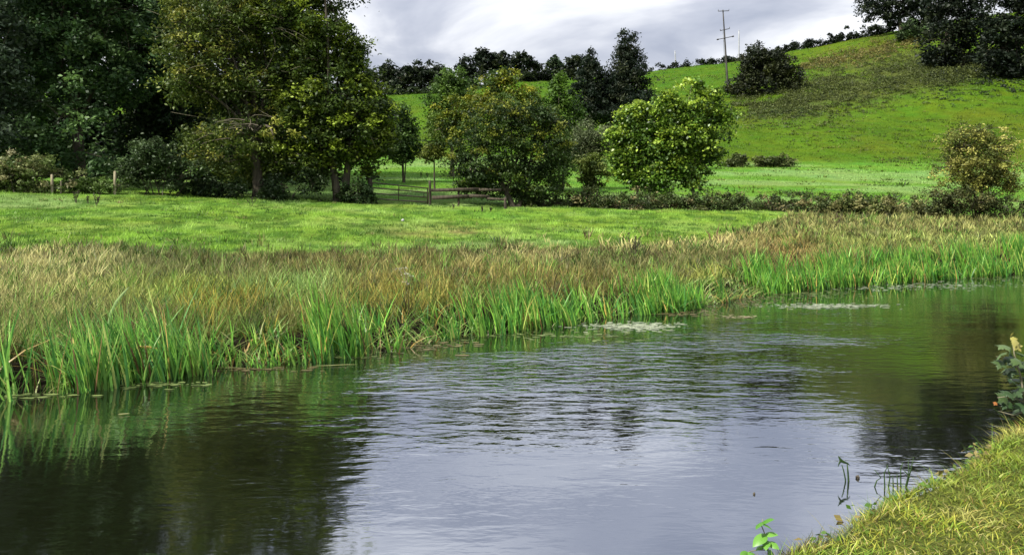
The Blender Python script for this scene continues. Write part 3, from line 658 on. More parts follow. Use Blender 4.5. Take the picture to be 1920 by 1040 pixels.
bush('ivy_bush', 'dark ivy-like bush between the forked trunk and the gate post', 'bush', 49.5, [(670, 362, 26, 22), (692, 368, 14, 17), (650, 370, 18, 12)], 6000, .10, [((.03, .06, .018), 3), ((.055, .09, .025), 2)], clump=.2)
bush('backing_hedge', 'dark backing hedge added behind the left trees for the shade under their crowns', 'hedge', 66, [(-60, 270, 90, 80), (60, 260, 90, 85), (180, 260, 90, 85), (300, 270, 80, 75), (400, 280, 70, 65), (500, 285, 60, 60), (580, 300, 40, 40)], 20000, .36, [((.02, .04, .015), 3), ((.035, .06, .02), 1)], clump=.5)  # added dark backdrop, stands for the shade between the trunks

# ================================================================== MIDDLE: BUSHES, SAPLINGS, CONIFERS
tree('hawthorn_tree', 'broad dark hawthorn with drooping sprays behind the wooden fence', 'tree', 968, 51,
     [(960, 235, 75, 40), (900, 265, 55, 38), (1015, 260, 52, 42), (870, 300, 38, 30), (945, 300, 60, 42), (1020, 315, 50, 42), (905, 330, 50, 26), (980, 340, 55, 28), (955, 205, 50, 25), (1005, 215, 40, 25), (1045, 290, 28, 40), (895, 350, 38, 14, 1), (1015, 352, 46, 18, .5), (955, 362, 40, 12, 1)],
     46000, .12, [((.034, .066, .014), 4), ((.024, .046, .012), 3), ((.058, .10, .018), 2), ((.11, .165, .02), .9)], .28, clump=.36, gap=.25, stems=2, droop=.7, aspect=.5, flat=.5, toplight=((.15, .17, .02), .28), fork=.15)
tree('field_maple', 'mustard-yellow leaved bush rising behind the dark hawthorn', 'tree', 880, 62,
     [(860, 215, 42, 34), (915, 190, 55, 30), (965, 185, 45, 28), (830, 245, 32, 36), (995, 200, 36, 22), (930, 150, 32, 14), (890, 240, 50, 35), (955, 145, 18, 16)],
     22000, .15, [((.16, .20, .018), 3), ((.095, .155, .02), 3), ((.24, .25, .02), 1.6), ((.05, .09, .02), 1.5)], .16, clump=.38, gap=.27, stems=3, twigs=110, twig_r=.022, bark=M_BARKP)
tree('broadleaf_tree', 'small bright green round-headed tree left of the yellow bush', 'tree', 848, 76, [(850, 160, 34, 28), (838, 195, 36, 34), (865, 195, 30, 34), (828, 235, 28, 34)], 12000, .18, [((.06, .12, .02), 3), ((.09, .16, .025), 2)], .2, clump=.42, gap=.2)
tree('sapling', 'small yellow-leaved sapling in the field behind the gate', 'tree', 815, 62, [(812, 278, 20, 14), (822, 292, 16, 10), (802, 290, 12, 10)], 2600, .13, [((.15, .18, .03), 2), ((.10, .13, .02), 2)], .07, clump=.25, twigs=20)
tree('hazel_bush', 'dark green upright bush right of the full green tree', 'bush', 757, 68, [(757, 235, 24, 32), (768, 262, 20, 28), (745, 268, 20, 24), (755, 208, 10, 14), (757, 288, 28, 18)], 9000, .16, [((.045, .09, .022), 3), ((.08, .14, .03), 1.5)], .1, clump=.35, stems=3)
tree('slender_tree', 'slender bright green tree between the hawthorn and the conifers', 'tree', 1055, 66, [(1050, 158, 17, 24), (1054, 190, 26, 26), (1058, 222, 30, 28), (1040, 215, 24, 26), (1075, 215, 14, 22), (1060, 260, 30, 30), (1065, 300, 26, 26)], 12000, .16, [((.06, .125, .016), 3), ((.09, .17, .02), 2)], .12, clump=.35)
C_DK = [((.016, .028, .016), 4), ((.026, .038, .02), 2), ((.04, .05, .022), .8)]
tree('conifer_tree', 'tall dark twin-topped conifer rising against the sky', 'conifer', 1172, 92,
     [(1168, 76, 9, 16), (1184, 72, 9, 14), (1176, 90, 22, 16), (1177, 108, 30, 17), (1177, 128, 38, 18), (1175, 148, 46, 20), (1172, 170, 58, 20), (1170, 192, 68, 20), (1168, 214, 72, 20), (1138, 180, 30, 26), (1128, 208, 40, 24), (1148, 150, 24, 24)], 28000, .24, C_DK, .3, clump=.5, gap=.03, shell=.35, droop=.6, conifer=True, twigs=40, aspect=.4)
tree('conifer_tree', 'shorter dark conifer left of the twin-topped one', 'conifer', 1106, 90, [(1109, 108, 7, 14), (1107, 128, 15, 18), (1106, 152, 25, 20), (1106, 178, 34, 22), (1108, 206, 40, 20)], 10000, .24, C_DK, .22, clump=.42, gap=.14, droop=.6, conifer=True, twigs=30, aspect=.4)
bush('willow_bush', 'pale grey-green willow bush below the conifers', 'bush', 59, [(1115, 252, 38, 24), (1092, 268, 24, 22), (1128, 278, 30, 18), (1100, 285, 26, 12)], 10000, .14, [((.13, .165, .075), 3), ((.18, .21, .10), 2), ((.08, .11, .04), 1.5)], clump=.32, aspect=.35)
tree('sapling', 'thin pale sapling standing in front of the willow bush', 'tree', 1108, 54, [(1102, 302, 24, 13), (1118, 318, 22, 16), (1095, 322, 18, 14), (1110, 342, 18, 12)], 5000, .12, [((.13, .18, .03), 3), ((.18, .22, .05), 1.5), ((.07, .11, .02), 1)], .06, clump=.25, stems=2, twigs=30)
SY = [((.085, .165, .016), 4), ((.05, .10, .014), 3), ((.15, .24, .025), 2.4)]
tree('sycamore_tree', 'bright green sycamore with a thin pale trunk above the hedge', 'tree', 1300, 55,
     [(1296, 166, 24, 15), (1330, 182, 24, 17), (1262, 190, 26, 17), (1348, 214, 20, 17), (1300, 212, 45, 26), (1250, 228, 34, 24), (1336, 248, 30, 20), (1285, 258, 46, 26), (1325, 282, 30, 19), (1248, 280, 36, 24), (1290, 306, 36, 22), (1330, 312, 20, 14), (1242, 318, 34, 20), (1278, 336, 30, 13), (1316, 338, 18, 10), (1262, 350, 26, 9), (1300, 350, 20, 7)],
     38000, .145, SY, .12, clump=.46, gap=.32, flat=.5, shell=.4, bark=M_BARKP, mat=M_GLOSSLEAF, aspect=.75, toplight=((.20, .28, .03), .5))
tree('sycamore_tree', 'lower leafy sycamore joined to the left side of the one with the pale trunk', 'tree', 1195, 56,
     [(1205, 206, 22, 13), (1176, 224, 22, 14), (1222, 232, 28, 20), (1164, 252, 20, 18), (1198, 256, 34, 22), (1226, 276, 30, 22), (1172, 286, 28, 20), (1206, 300, 34, 22), (1164, 318, 18, 16), (1228, 324, 28, 18), (1190, 334, 32, 16), (1222, 346, 24, 10)],
     26000, .145, SY, .11, clump=.46, gap=.32, flat=.5, shell=.4, bark=M_BARKP, mat=M_GLOSSLEAF, aspect=.75, toplight=((.20, .28, .03), .45))
# bramble hedge across the foot of the field
HB = [(1000+i*36, 380+i*.6+4*math.sin(i*1.7), 36, 22+6*math.sin(i*2.3+1), .6*math.sin(i*1.1)) for i in range(20)]
bush('bramble_hedge', 'long low dark bramble hedge running along the foot of the lower field', 'hedge', 51.5, HB, 40000, .11, [((.045, .068, .018), 3), ((.065, .095, .025), 2.5), ((.11, .13, .04), 1.5), ((.24, .21, .09), .45), ((.08, .05, .025), .3)], clump=.26, stems=60, gap=.08, twigs=120)
bush('bramble_hedge', 'straw-coloured flowering stretch of hedge left of the round thorn tree', 'hedge', 50.5, [(1620, 384, 38, 14), (1665, 386, 36, 14), (1700, 388, 26, 12), (1575, 388, 26, 10)], 8000, .11, [((.28, .27, .10), 2), ((.18, .20, .06), 2.4), ((.09, .12, .03), 2.4)], clump=.22)
tree('thorn_tree', 'round yellowish thorn tree with visible branches at the right of the hedge', 'tree', 1832, 49,
     [(1835, 252, 48, 18), (1800, 275, 42, 24), (1865, 278, 38, 28), (1830, 305, 55, 28), (1790, 312, 40, 24), (1875, 318, 32, 26), (1838, 340, 55, 22), (1890, 345, 22, 18)],
     21000, .10, [((.28, .29, .06), 3), ((.17, .20, .045), 3), ((.42, .40, .11), 1.6), ((.09, .12, .03), 2)], .15, clump=.30, gap=.3, stems=4, twigs=300, twig_r=.020, inner=.3, bark=M_BARK, fork=.1)
bush('bramble_bush', 'dark bramble mound around the foot of the yellowish thorn tree', 'bush', 48.3, [(1770, 380, 48, 26), (1830, 380, 55, 26), (1885, 388, 40, 16), (1735, 392, 30, 14), (1930, 395, 40, 14)], 15000, .10, [((.045, .06, .018), 3), ((.075, .09, .025), 2), ((.14, .14, .05), 1)], clump=.25)
for pxx, pyy, rx, ry, lab in [(1377, 304, 19, 12, 'small dark round bush alone at the foot of the hill pasture'), (1450, 303, 34, 12, 'low wide scrub bush right of the small dark round bush')]:
    dd = float(hit(pxx, pyy+ry*.8)[0])
    bush('gorse_bush', lab, 'bush', dd, [(pxx, pyy, rx, ry), (pxx-rx*.4, pyy+3, rx*.6, ry*.7), (pxx+rx*.4, pyy+3, rx*.6, ry*.7)], 3500, .26, [((.055, .075, .02), 3), ((.09, .11, .03), 1.5)], clump=.5)

# ================================================================== HILL: BUSHES, WOODS, HEDGES, POLES
dh = float(hit(1430, 176)[0]); print('hill bush depth', dh)
bush('thorn_thicket', 'big dark rounded thicket on the upper slope below the poles', 'bush', dh, [(1420, 118, 36, 26), (1455, 120, 34, 24), (1400, 150, 26, 22), (1440, 150, 45, 25), (1478, 140, 24, 24), (1425, 100, 24, 15), (1385, 168, 20, 10)], 16000, .42,
     [((.022, .03, .016), 3), ((.04, .05, .018), 2), ((.07, .085, .02), .8)], clump=.9, gap=.15)
far_list = [(697, 145, 22, 24), (728, 138, 22, 24), (760, 140, 24, 26), (795, 138, 22, 26), (826, 143, 20, 24), (880, 128, 24, 26), (912, 112, 26, 20), (948, 114, 26, 24), (985, 120, 24, 24), (1012, 142, 22, 20), (1046, 126, 20, 24), (1076, 124, 20, 20), (1100, 122, 18, 18)]
adj = ['first', 'second', 'third', 'fourth', 'fifth', 'sixth', 'seventh', 'eighth', 'ninth', 'tenth', 'eleventh', 'twelfth', 'thirteenth']
for i, (a, b, rx, ry) in enumerate(far_list):
    dk = 240+6*math.sin(i*2.1); k = rng.normal(size=6)
    tree('woodland_tree', f'dark hilltop woodland tree, {adj[i]} from the left on the skyline', 'tree', a, dk,
         [(a, b, rx*.8, ry*.75), (a-rx*.5, b+ry*.3+2*k[0], rx*.6, ry*.65), (a+rx*.5, b+ry*.35+2*k[1], rx*.6, ry*.65), (a+rx*.25*k[2], b-ry*.35, rx*.45, ry*.5), (a+4*k[3], b+ry*.9, rx*.8, ry*.6)],
         2600, .7, [((.014, .024, .012), 3), ((.025, .038, .016), 2), ((.045, .06, .02), .6)] if i != 10 else [((.03, .055, .02), 3), ((.05, .08, .025), 2)],
         .35, clump=1.1, gap=.2, twigs=30, twig_r=.1, group='trees of the hilltop wood')
def strip_hedge(name, label, pts, hgt, dep, n, leaf, pal, clump):
    """pts: (frame column, frame row or None, depth)"""
    P = np.array([(X(a, d), d) for a, d in pts]); seg = np.linspace(0, len(P)-1, 60)
    cx_ = np.interp(seg, np.arange(len(P)), P[:, 0]); cy_ = np.interp(seg, np.arange(len(P)), P[:, 1])
    root = empty(name, (cx_[0], cy_[0], tz(cx_[0], cy_[0])), label, 'hedge'); o3 = np.array(root.location)
    B = []
    for q in range(60):
        hh = hgt*(np.interp(q, [0, 59], [.55, 1.25]))*(.75+.5*rng.random()); z = tz(cx_[q], cy_[q])
        step = max(1.2, math.hypot(cx_[1]-cx_[0], cy_[1]-cy_[0]))
        B.append((np.array([cx_[q], cy_[q], z+hh*.45])-o3, (step*.8, dep, hh*.6)))
    v, qd, cc, K, bi = foliage(B, n, leaf, pal, clump=clump, gap=.12)
    obj('foliage', mesh_np('foliage', v, [qd], M_LEAF, cc), root)
    sm = MB()
    for b in B[::2]: sm.tube(bez(b[0]-np.array([0, 0, b[1][2]]), b[0]+np.array([.2, 0, b[1][2]*.3]), (.1, 0, 0), 4), .05, 4)
    tag(sm.build('stems', M_BARK, root), kind='stuff')
strip_hedge('skyline_hedge', 'thin dark hedge along the hill crest rising to the right', [(1215, 236), (1350, 236), (1450, 236), (1560, 236), (1660, 234), (1760, 230)], 2.4, 1.0, 15000, .45, [((.018, .028, .014), 3), ((.03, .045, .018), 1)], .7)
strip_hedge('field_hedge', 'low dark hedge below the hilltop wood on the left', [(690, 222), (760, 224), (840, 226), (930, 232)], 2.2, 1.0, 5000, .45, [((.03, .05, .018), 3), ((.05, .075, .02), 1)], .7)
for lab, bpx, bpy_, bl, n in [
    ('dark spreading tree on the hill crest, its crown open to the sky at left', 1690, 66, [(1632, 12, 26, 17), (1660, -5, 34, 20), (1700, 5, 42, 24), (1690, 30, 36, 14), (1640, 30, 24, 10), (1735, 20, 36, 26), (1700, -30, 50, 22)], 15000),
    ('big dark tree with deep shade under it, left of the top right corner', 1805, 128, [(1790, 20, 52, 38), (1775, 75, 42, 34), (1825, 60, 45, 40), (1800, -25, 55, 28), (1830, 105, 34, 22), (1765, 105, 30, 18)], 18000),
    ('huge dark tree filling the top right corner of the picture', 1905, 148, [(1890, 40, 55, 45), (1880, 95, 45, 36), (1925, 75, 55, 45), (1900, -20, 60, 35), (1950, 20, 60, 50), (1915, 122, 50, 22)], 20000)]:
    dd = float(hit(bpx, bpy_)[0]); print('crest tree', dd)
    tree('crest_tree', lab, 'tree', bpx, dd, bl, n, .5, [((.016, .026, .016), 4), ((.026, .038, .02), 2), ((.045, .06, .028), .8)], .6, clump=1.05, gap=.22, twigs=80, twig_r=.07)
dd = float(hit(1720, 75)[0])
bush('thorn_thicket', 'small brighter green bush under the crest tree', 'bush', dd, [(1718, 58, 34, 14), (1745, 62, 22, 12), (1695, 64, 20, 10)], 4500, .4, [((.045, .085, .02), 3), ((.03, .05, .018), 2)], clump=.7)

def scrub(region, n, leaf, pal, size, name, label, cat):
    """low scrub growing on the slope inside an outline; region gives (columns, rows, weight)"""
    a, b, ok = region(n); a, b = a[ok], b[ok]
    d = hit(a, b); g = ~np.isnan(d); a, d = a[g], d[g]
    x = (a-960)/F*d; z = terrain(x, d)
    hh = size*(.4+1.3*rng.random(len(x))**2)
    cnt = 24; idx = np.repeat(np.arange(len(x)), cnt)
    off = rng.normal(size=(len(idx), 3)); off /= np.linalg.norm(off, axis=1, keepdims=True); off *= (rng.random((len(idx), 1))**.4)
    off[:, 2] = np.abs(off[:, 2])
    C = np.stack([x, d, z], 1)[idx]+off*np.stack([hh*1.3, hh*1.3, hh], 1)[idx]
    kc = pick_cols(len(x), pal)*(.75+.5*rng.random((len(x), 1)))
    v, q, cc = leaves_np(C, leaf*(.6+.8*rng.random(len(idx))), kc[idx]*(.75+.5*rng.random((len(idx), 1))), droop=.1)
    return tag(obj(name, mesh_np(name, v, [q], M_LEAF, cc)), label, cat, kind='stuff')
def reg_scrub(n):
    a = 1370+rng.random(n)*470; mid = np.interp(a, [1370, 1480, 1600, 1720, 1840], [205, 190, 160, 135, 130]); th = np.interp(a, [1370, 1480, 1600, 1740, 1840], [16, 42, 52, 40, 20])
    b = mid+rng.normal(size=n)*th*.5; dens = fbm(a/45, b/13, 71)
    return a, b, (dens > .31) & (b > np.interp(a, [1370, 1500, 1700, 1840], [180, 132, 100, 100]))
scrub(reg_scrub, 3400, .30, [((.072, .092, .024), 3), ((.10, .125, .03), 2.4), ((.045, .06, .02), 1.8), ((.12, .15, .03), 1.4)], 1.05, 'hillside_scrub', 'dull green bracken and heather scrub across the middle of the hillside', 'scrub')
def reg_tan(n):
    u = rng.random(n); a = 1500+u*225; mid = np.interp(a, [1500, 1600, 1725], [128, 108, 78]); b = mid+rng.normal(size=n)*np.interp(a, [1500, 1600, 1725], [5, 9, 9])
    return a, b, fbm(a/30, b/12, 75) > .36
scrub(reg_tan, 700, .34, [((.19, .165, .045), 3), ((.13, .125, .035), 2.4), ((.07, .085, .025), 2), ((.27, .22, .07), .8)], 1.2, 'dry_bracken', 'tan dry bracken in a rising band under the crest trees', 'bracken')
def reg_shade(n):
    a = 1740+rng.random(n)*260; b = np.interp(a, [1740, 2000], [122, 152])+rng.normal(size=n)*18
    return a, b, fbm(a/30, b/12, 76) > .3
scrub(reg_shade, 700, .36, [((.022, .035, .016), 3), ((.04, .06, .022), 1)], .9, 'shade_scrub', 'undergrowth coloured dark to stand for the shade under the crest trees', 'scrub')  # shade under the crest trees painted with near-black leaf colours
def reg_rushes(n):
    a = np.concatenate([1790+rng.normal(size=n//2)*60, 1480+rng.normal(size=n-n//2)*45]); b = np.concatenate([182+rng.normal(size=n//2)*10, 212+rng.normal(size=n-n//2)*5])
    return a, b, fbm(a/25, b/8, 77) > .45
scrub(reg_rushes, 320, .26, [((.06, .10, .03), 3), ((.09, .14, .035), 2)], .6, 'rush_tussocks', 'dark green rush tussocks on the pasture below the shade', 'rushes')

# poles on the hill
def pole_line(bpx, bpy_, tpx, tpy): # foot from the ground, top by height in the frame
    d = float(hit(bpx, bpy_)[0]); return d, np.array([X(bpx, d), d, tz(X(bpx, d), d)-.3]), np.array([X(tpx, d), d, Z(tpy, d)])
d, a, b = pole_line(1365, 166, 1355.5, 19)
root = empty('power_pole', a, 'tall wooden power pole with three cross arms on the hill', 'power pole')
MB().tube(bez(a-a, b-a, (0, 0, 0), 8), np.linspace(.26, .13, 8), 10).build('pole', M_POLE, root)
def on(py): return a*0+(b-a)*((Z(py, d)-a[2])/(b[2]-a[2]))
k = d/F
for py, l, r, tilt in [(21.5, 9.5, 10.5, .04), (56.5, 8, 9.5, .22), (72, 13.5, 15, .20)]:
    c = on(py); p1 = c+np.array([-l*k, -.18, -l*k*tilt]); p2 = c+np.array([r*k, -.18, r*k*tilt])
    arm = MB().tube(np.array([p1, p2]), .085, 4).build('crossarm', M_POLE, root, smooth=False)
    for pp in (p1, p2):
        if py < 60: MB().tube(np.array([pp, pp+np.array([.04, 0, 3.2*k])]), [.07, .05], 6).build('insulator', M_POLE, root)
        else: MB().tube(np.array([pp-np.array([.22, 0, .05]), pp+np.array([.22, 0, .05])]), .17, 7).build('insulator', M_POLE, root)
MB().tube(np.array([on(58)+np.array([-2.2*k, .1, 0]), on(112)+np.array([-3.0*k, .1, 0])]), .05, 5).build('down_cable', M_GREYPOLE, root)
MB().tube(np.array([on(112)+np.array([-3.0*k, .1, 0]), np.array([-.35, .1, .2])]), .045, 5).build('stay_wire', M_POLE, root)
for bpx, bpy_, tpx, tpy, lab in [(1385.5, 100, 1385.5, 58, 'plain grey pole without arms right of the power pole'), (1267.5, 126, 1265.5, 97, 'short grey pole standing alone on the skyline left of the power pole')]:
    dd = 236.0; a = np.array([X(bpx, dd), dd, tz(X(bpx, dd), dd)-.3]); b = np.array([X(tpx, dd), dd, Z(tpy, dd)])
    r2 = empty('service_pole', a, lab, 'pole'); MB().tube(bez(a-a, b-a, (0, 0, 0), 6), np.linspace(.2, .15, 6), 8).build('pole', M_GREYPOLE, r2)
    MB().tube(np.array([b-a, b-a+np.array([0, 0, .25])]), [.20, .05], 8).build('cap', M_GREYPOLE, r2)

# ================================================================== GATE, FENCE, POSTS
def post(name, label, px, d, pytop, wdt=.14, mat=None, lean=0.0, base=None, group=None):
    x = X(px, d); z = tz(x, d); h = Z(pytop, d)-z
    root = empty(name, (x, d, z), label, 'fence post', group)
    m_ = MB(); m_.tube(np.array([[0, 0, -.3], [lean*.5, 0, h*.5], [lean, 0, h]]), [wdt*.56, wdt*.52, wdt*.5], 9); m_.build('shaft', mat or M_WOODP, root)
    c_ = MB(); c_.tube(np.array([[lean, 0, h], [lean, 0, h+.03]]), [wdt*.51, wdt*.36], 9); c_.build('sawn_top', mat or M_WOODP, root)
    return root
post('fence_post', 'pale wooden post in front of the bramble bank, left end of the field edge', 97.5, 45.2, 328)
post('fence_post', 'pale wooden post between the nettles and the dark bush', 215.5, 46.0, 322)
post('fence_post', 'thin weathered stake just right of the pale post by the brambles', 114, 45.4, 340, .08)
post('gate_post', 'dark gate post with a pale top at the left of the gate', 694, 50.3, 336, .26, M_WOOD)
gd = 50.0
def gp(px, py, d=gd): return np.array([X(px, d), d, Z(py, d)])
g0 = gp(750, 380); groot = empty('field_gate', (g0[0], gd, tz(g0[0], gd)), 'rusty brown metal field gate sagging to the right', 'gate'); go = np.array(groot.location)
for y0, y1 in [(342.5, 353), (352, 361), (362, 370), (372, 379)]:
    MB().tube(np.array([gp(697, y0)-go, gp(749, (y0+y1)/2)-go, gp(802, y1)-go]), .038, 8).build('rail', M_STEEL, groot)
MB().tube(np.array([gp(802, 352)-go, gp(801.5, 382.5)-go]), .045, 8).build('end_upright', M_STEEL, groot)
MB().tube(np.array([gp(697.5, 341)-go, gp(697.5, 378)-go]), .045, 8).build('hinge_upright', M_STEEL, groot)
MB().tube(np.array([gp(748, 348)-go+np.array([0, -.05, 0]), gp(747.5, 375)-go+np.array([0, -.05, 0])]), .030, 7).build('centre_upright', M_STEEL, groot)
MB().tube(np.array([gp(795, 361)-go+np.array([0, -.05, 0]), gp(795, 369)-go+np.array([0, -.05, 0])]), .025, 6).build('latch', M_STEEL, groot)
f0 = gp(808, 379); froot = empty('rail_fence', (f0[0], gd, tz(f0[0], gd)), 'dark wooden post and rail fence joining the gate to the hawthorn', 'fence'); fo = np.array(froot.location)
def board(p, q, hgt, name='rail', dep=.05):
    p = np.array(p)-fo; q = np.array(q)-fo; u = q-p; L = np.linalg.norm(u); u /= L; n = np.array([0, 1, 0.]); n -= u*u.dot(n); n /= np.linalg.norm(n); up = np.cross(u, n)
    MB().box((p+q)/2, (L, dep, hgt), np.stack([u, n, up], 1)).build(name, M_WOOD, froot, smooth=False)
for px_, pt, pb, wd in [(806.5, 339, 382, .17), (860, 352, 384, .14), (948, 371, 396, .18)]:
    p, q = gp(px_, pb+6)-fo, gp(px_-.5, pt)-fo; dz = 0 if px_ < 940 else -2.0
    p[1] += dz*.4; q[1] += dz*.4
    MB().tube(np.array([p, (p+q)/2, q]), [wd*.55, wd*.52, wd*.48], 8).build('post', M_WOOD, froot)
board(gp(808, 357)-np.array([0, .12, 0]), gp(898, 355)-np.array([0, .12, 0]), .21)
board(gp(898, 355.5)-np.array([0, .17, 0]), gp(940, 357)-np.array([0, .17, 0]), .18)
board(gp(810, 371)-np.array([0, .12, 0]), gp(886, 368)-np.array([0, .12, 0]), .24)
board(gp(880, 367)-np.array([0, .18, 0]), gp(918, 369)-np.array([0, .18, 0]), .20)
board(gp(912, 372)-np.array([0, .14, 0]), gp(950, 375)-np.array([0, .9, 0]), .13)

# dead dock stalks standing in the meadow
def dock(px, d, h, label, n=5, name='dock_plant', colr=(.035, .025, .018)):
    x = X(px, d); z = tz(x, d); root = empty(name, (x, d, z), label, 'weed', 'dead dock stalks in the meadow')
    mb = MB(); C = []
    for i in range(n):
        tip = np.array([rng.normal()*.16*h, rng.normal()*.12*h, h*(.7+.35*rng.random())]); mb.tube(bez((rng.normal()*.03, 0, -.03), tip, (0, 0, 0), 4), [.012, .01, .009, .006], 5)
        for q in range(16): C.append(tip*(.45+.6*rng.random())+rng.normal(size=3)*.025)
    tag(mb.build('stalks', M_BARK, root), kind='stuff'); C = np.array(C)
    v, q, cc = leaves_np(C, .07, np.tile(np.array(colr), (len(C), 1))*(.6+.8*rng.random((len(C), 1))), droop=.3)
    tag(obj('seed_heads', mesh_np('seed_heads', v, [q], M_LEAF, cc), root), kind='stuff')
for px_, py_, h, lab in [(142, 381, .62, 'leftmost cluster of dark dead dock stalks below the pale fence posts'), (164, 383, .45, 'short black dead dock between two taller ones in the meadow'), (180, 388, .66, 'single tall dark dead stalk right of the dock cluster'),
                         (850, 393, .33, 'small dead dock in the meadow below the rail fence'), (904, 398, .36, 'thin dead stalks left of the low fence post under the hawthorn'), (921, 399, .32, 'dead stalks close left of the low fence post'),
                         (473, 388, .5, 'lone thin stalk below the olive tree trunk'), (1190, 488, .9, 'tall dark dead stem rising from the rough bank grass')]:
    dd = float(hit(px_, py_)[0]); dock(px_, dd, h, lab, 6 if h > .5 else 4)
for px_, py_, lab in [(756, 336, 'dark thistle clump in the field behind the gate, left one'), (789, 334, 'dark thistle clump behind the gate, middle one'), (801, 334, 'dark thistle clump behind the gate, right one')]:
    dd = float(hit(px_, py_)[0]); dock(px_, dd, .55, lab, 7, 'thistle_clump', (.05, .10, .03))

# ================================================================== ON THE WATER
def lily(n_list):
    V_ = []; C_ = []; Fs = []; k = 0
    for (a, b, rx, ry, n, colr) in n_list:
        u = rng.normal(size=(n, 2))*.5; pa = a+u[:, 0]*rx; pb = b+u[:, 1]*ry
        d = CAMZ*F/(pb-HZ); x = (pa-960)/F*d
        r = (.012+.04*rng.random(n)**1.8); an0 = rng.random(n)*6.28
        for j in range(n):
            an = an0[j]+np.arange(6)/6*6.28; rr = r[j]*(.7+.5*rng.random(6)); st_ = 1+1.6*rng.random()
            V_.append(np.stack([x[j]+np.cos(an)*rr*st_, d[j]+np.sin(an)*rr, .006+.006*rng.random(6)+rr*0], 1)); Fs.append(k+np.array([[0, 1, 2, 3], [0, 3, 4, 5]])); k += 6
            C_.append(np.tile(np.array(colr)*(.6+.7*rng.random()), (6, 1)))
    return np.concatenate(V_), np.concatenate(Fs), np.concatenate(C_)
PW = (.36, .40, .27); PG = (.17, .22, .07); PB = (.16, .13, .06)
v, q, c = lily([(1190, 612, 90, 7, 420, PW), (1550, 574, 120, 5, 380, PW), (1390, 594, 45, 3, 60, (.30, .26, .14)), (1400, 562, 110, 14, 260, PB), (1530, 550, 90, 12, 240, PG), (1760, 534, 160, 8, 300, PW), (1840, 520, 120, 7, 260, PG),
               (1290, 585, 60, 12, 160, PB), (1000, 628, 260, 10, 160, PG), (760, 645, 160, 14, 200, PB), (600, 668, 160, 8, 120, PG), (420, 693, 160, 7, 100, PB), (280, 722, 150, 7, 60, PG), (60, 742, 120, 5, 40, PG), (1640, 540, 130, 6, 140, PW)])
tag(obj('floating_weed', mesh_np('floating_weed', v, [q], M_REED, c)), 'pale floating pondweed scattered along the far edge of the canal', 'pondweed', kind='stuff')
def floating_leaf(pa, pb, length, ang, label, colr=(.36, .36, .16), wdt=.03):
    d = CAMZ*F/(pb-HZ); x = X(pa, d); n = 6; t = np.linspace(-.5, .5, n)
    wv = wdt*.5*np.sqrt(np.maximum(0, 1-(2*t)**2*.96)); bendv = .04*length*np.sin(t*5)
    top = np.concatenate([np.stack([t*length, bendv+wv, .014+0*t], 1), np.stack([t*length, bendv-wv, .014+0*t], 1)]); top[:, 2] += .006*np.sin(t*9).repeat(2).reshape(2, -1, order='F').ravel()*0
    i = np.arange(n-1); qd = np.stack([i, i+1, i+1+n, i+n], 1)
    bot = top.copy(); bot[:, 2] -= .008; V2 = np.concatenate([top, bot]); q2 = np.concatenate([qd, (qd+2*n)[:, ::-1]])
    o = obj('floating_reed_leaf', mesh_np('floating_reed_leaf', V2, [q2], M_REED, np.tile(np.array(colr), (len(V2), 1))), None, (x, d, .004)); o.rotation_euler[2] = ang
    tag(o, label, 'reed leaf', 'fallen reed leaves floating by the far bank')
for a_ in [(805, 610, .55, .1, 'pale reed leaf floating left of the middle reed stand'), (790, 626, .7, -.08, 'longest pale reed leaf floating below the rust-coloured weeds'), (1033, 607, .45, .05, 'straw reed leaf floating under the middle reed stand'),
           (428, 691, .36, .06, 'whitish reed leaf floating below the low pale weeds'), (630, 686, .6, .12, 'green reed leaf floating below the dark reed clump'), (555, 660, .6, .03, 'long straw leaf lying at the edge left of the dark reed clump'),
           (1230, 590, .5, .1, 'thin straw leaf floating beside the pale pondweed patch'), (232, 778, .12, .2, 'tiny pale leaf floating on the dark water at the left')]:
    floating_leaf(*a_)
for pa, pb, lab in [(1608, 896, 'small dark bud floating right of the bent water plant'), (1414, 926, 'tiny dark speck floating on the pale water')]:
    d = CAMZ*F/(pb-HZ); r = .018 if pa > 1500 else .010
    an = np.linspace(0, math.pi, 5); m_ = MB(); m_.tube(np.array([[0, 0, -.006], [0, 0, r*.5], [.003, 0, r], [.006, 0, r*1.4]]), [r*.8, r, r*.7, r*.2], 8)
    o = m_.build('floating_bud', M_BARK, None, True, (X(pa, d), d, .002)); tag(o, lab, 'floating bud')

# a broad pale leaf arching out of the left reeds, a white-flowered umbel and a pale stone
def single_blade(pts, wd, label, colr):
    global d
    P = np.array(pts); o = P[0]; n = len(P); V_ = []; 
    for k in range(n):
        tn = P[min(k+1, n-1)]-P[max(k-1, 0)]; sdv = np.cross(tn, [0, 1, 0]); sdv = sdv/np.linalg.norm(sdv); V_ += [P[k]-o-sdv*wd[k], P[k]-o+np.array([0, -.01, 0]), P[k]-o+sdv*wd[k]]
    q = []
    for k in range(n-1): q += [[3*k, 3*k+1, 3*k+4, 3*k+3], [3*k+1, 3*k+2, 3*k+5, 3*k+4]]
    tag(obj('reed_leaf', mesh_np('reed_leaf', np.array(V_), [np.array(q)], M_REED, np.tile(np.array(colr), (3*n, 1))), None, o), label, 'reed leaf')
dd = 11.6
single_blade([(X(a, dd), dd, Z(b, dd)) for a, b in [(196, 680), (200, 630), (207, 588), (218, 566), (231, 550), (243, 537)]], [.010, .014, .020, .022, .018, .003], 'broad pale green leaf arching above the left reeds', (.30, .42, .16))
single_blade([(X(a, 10.9), 10.9, Z(b, 10.9)) for a, b in [(250, 655), (262, 650), (278, 650), (294, 653)]], [.010, .016, .016, .005], 'fallen orange leaf caught in the left reeds', (.55, .36, .08))
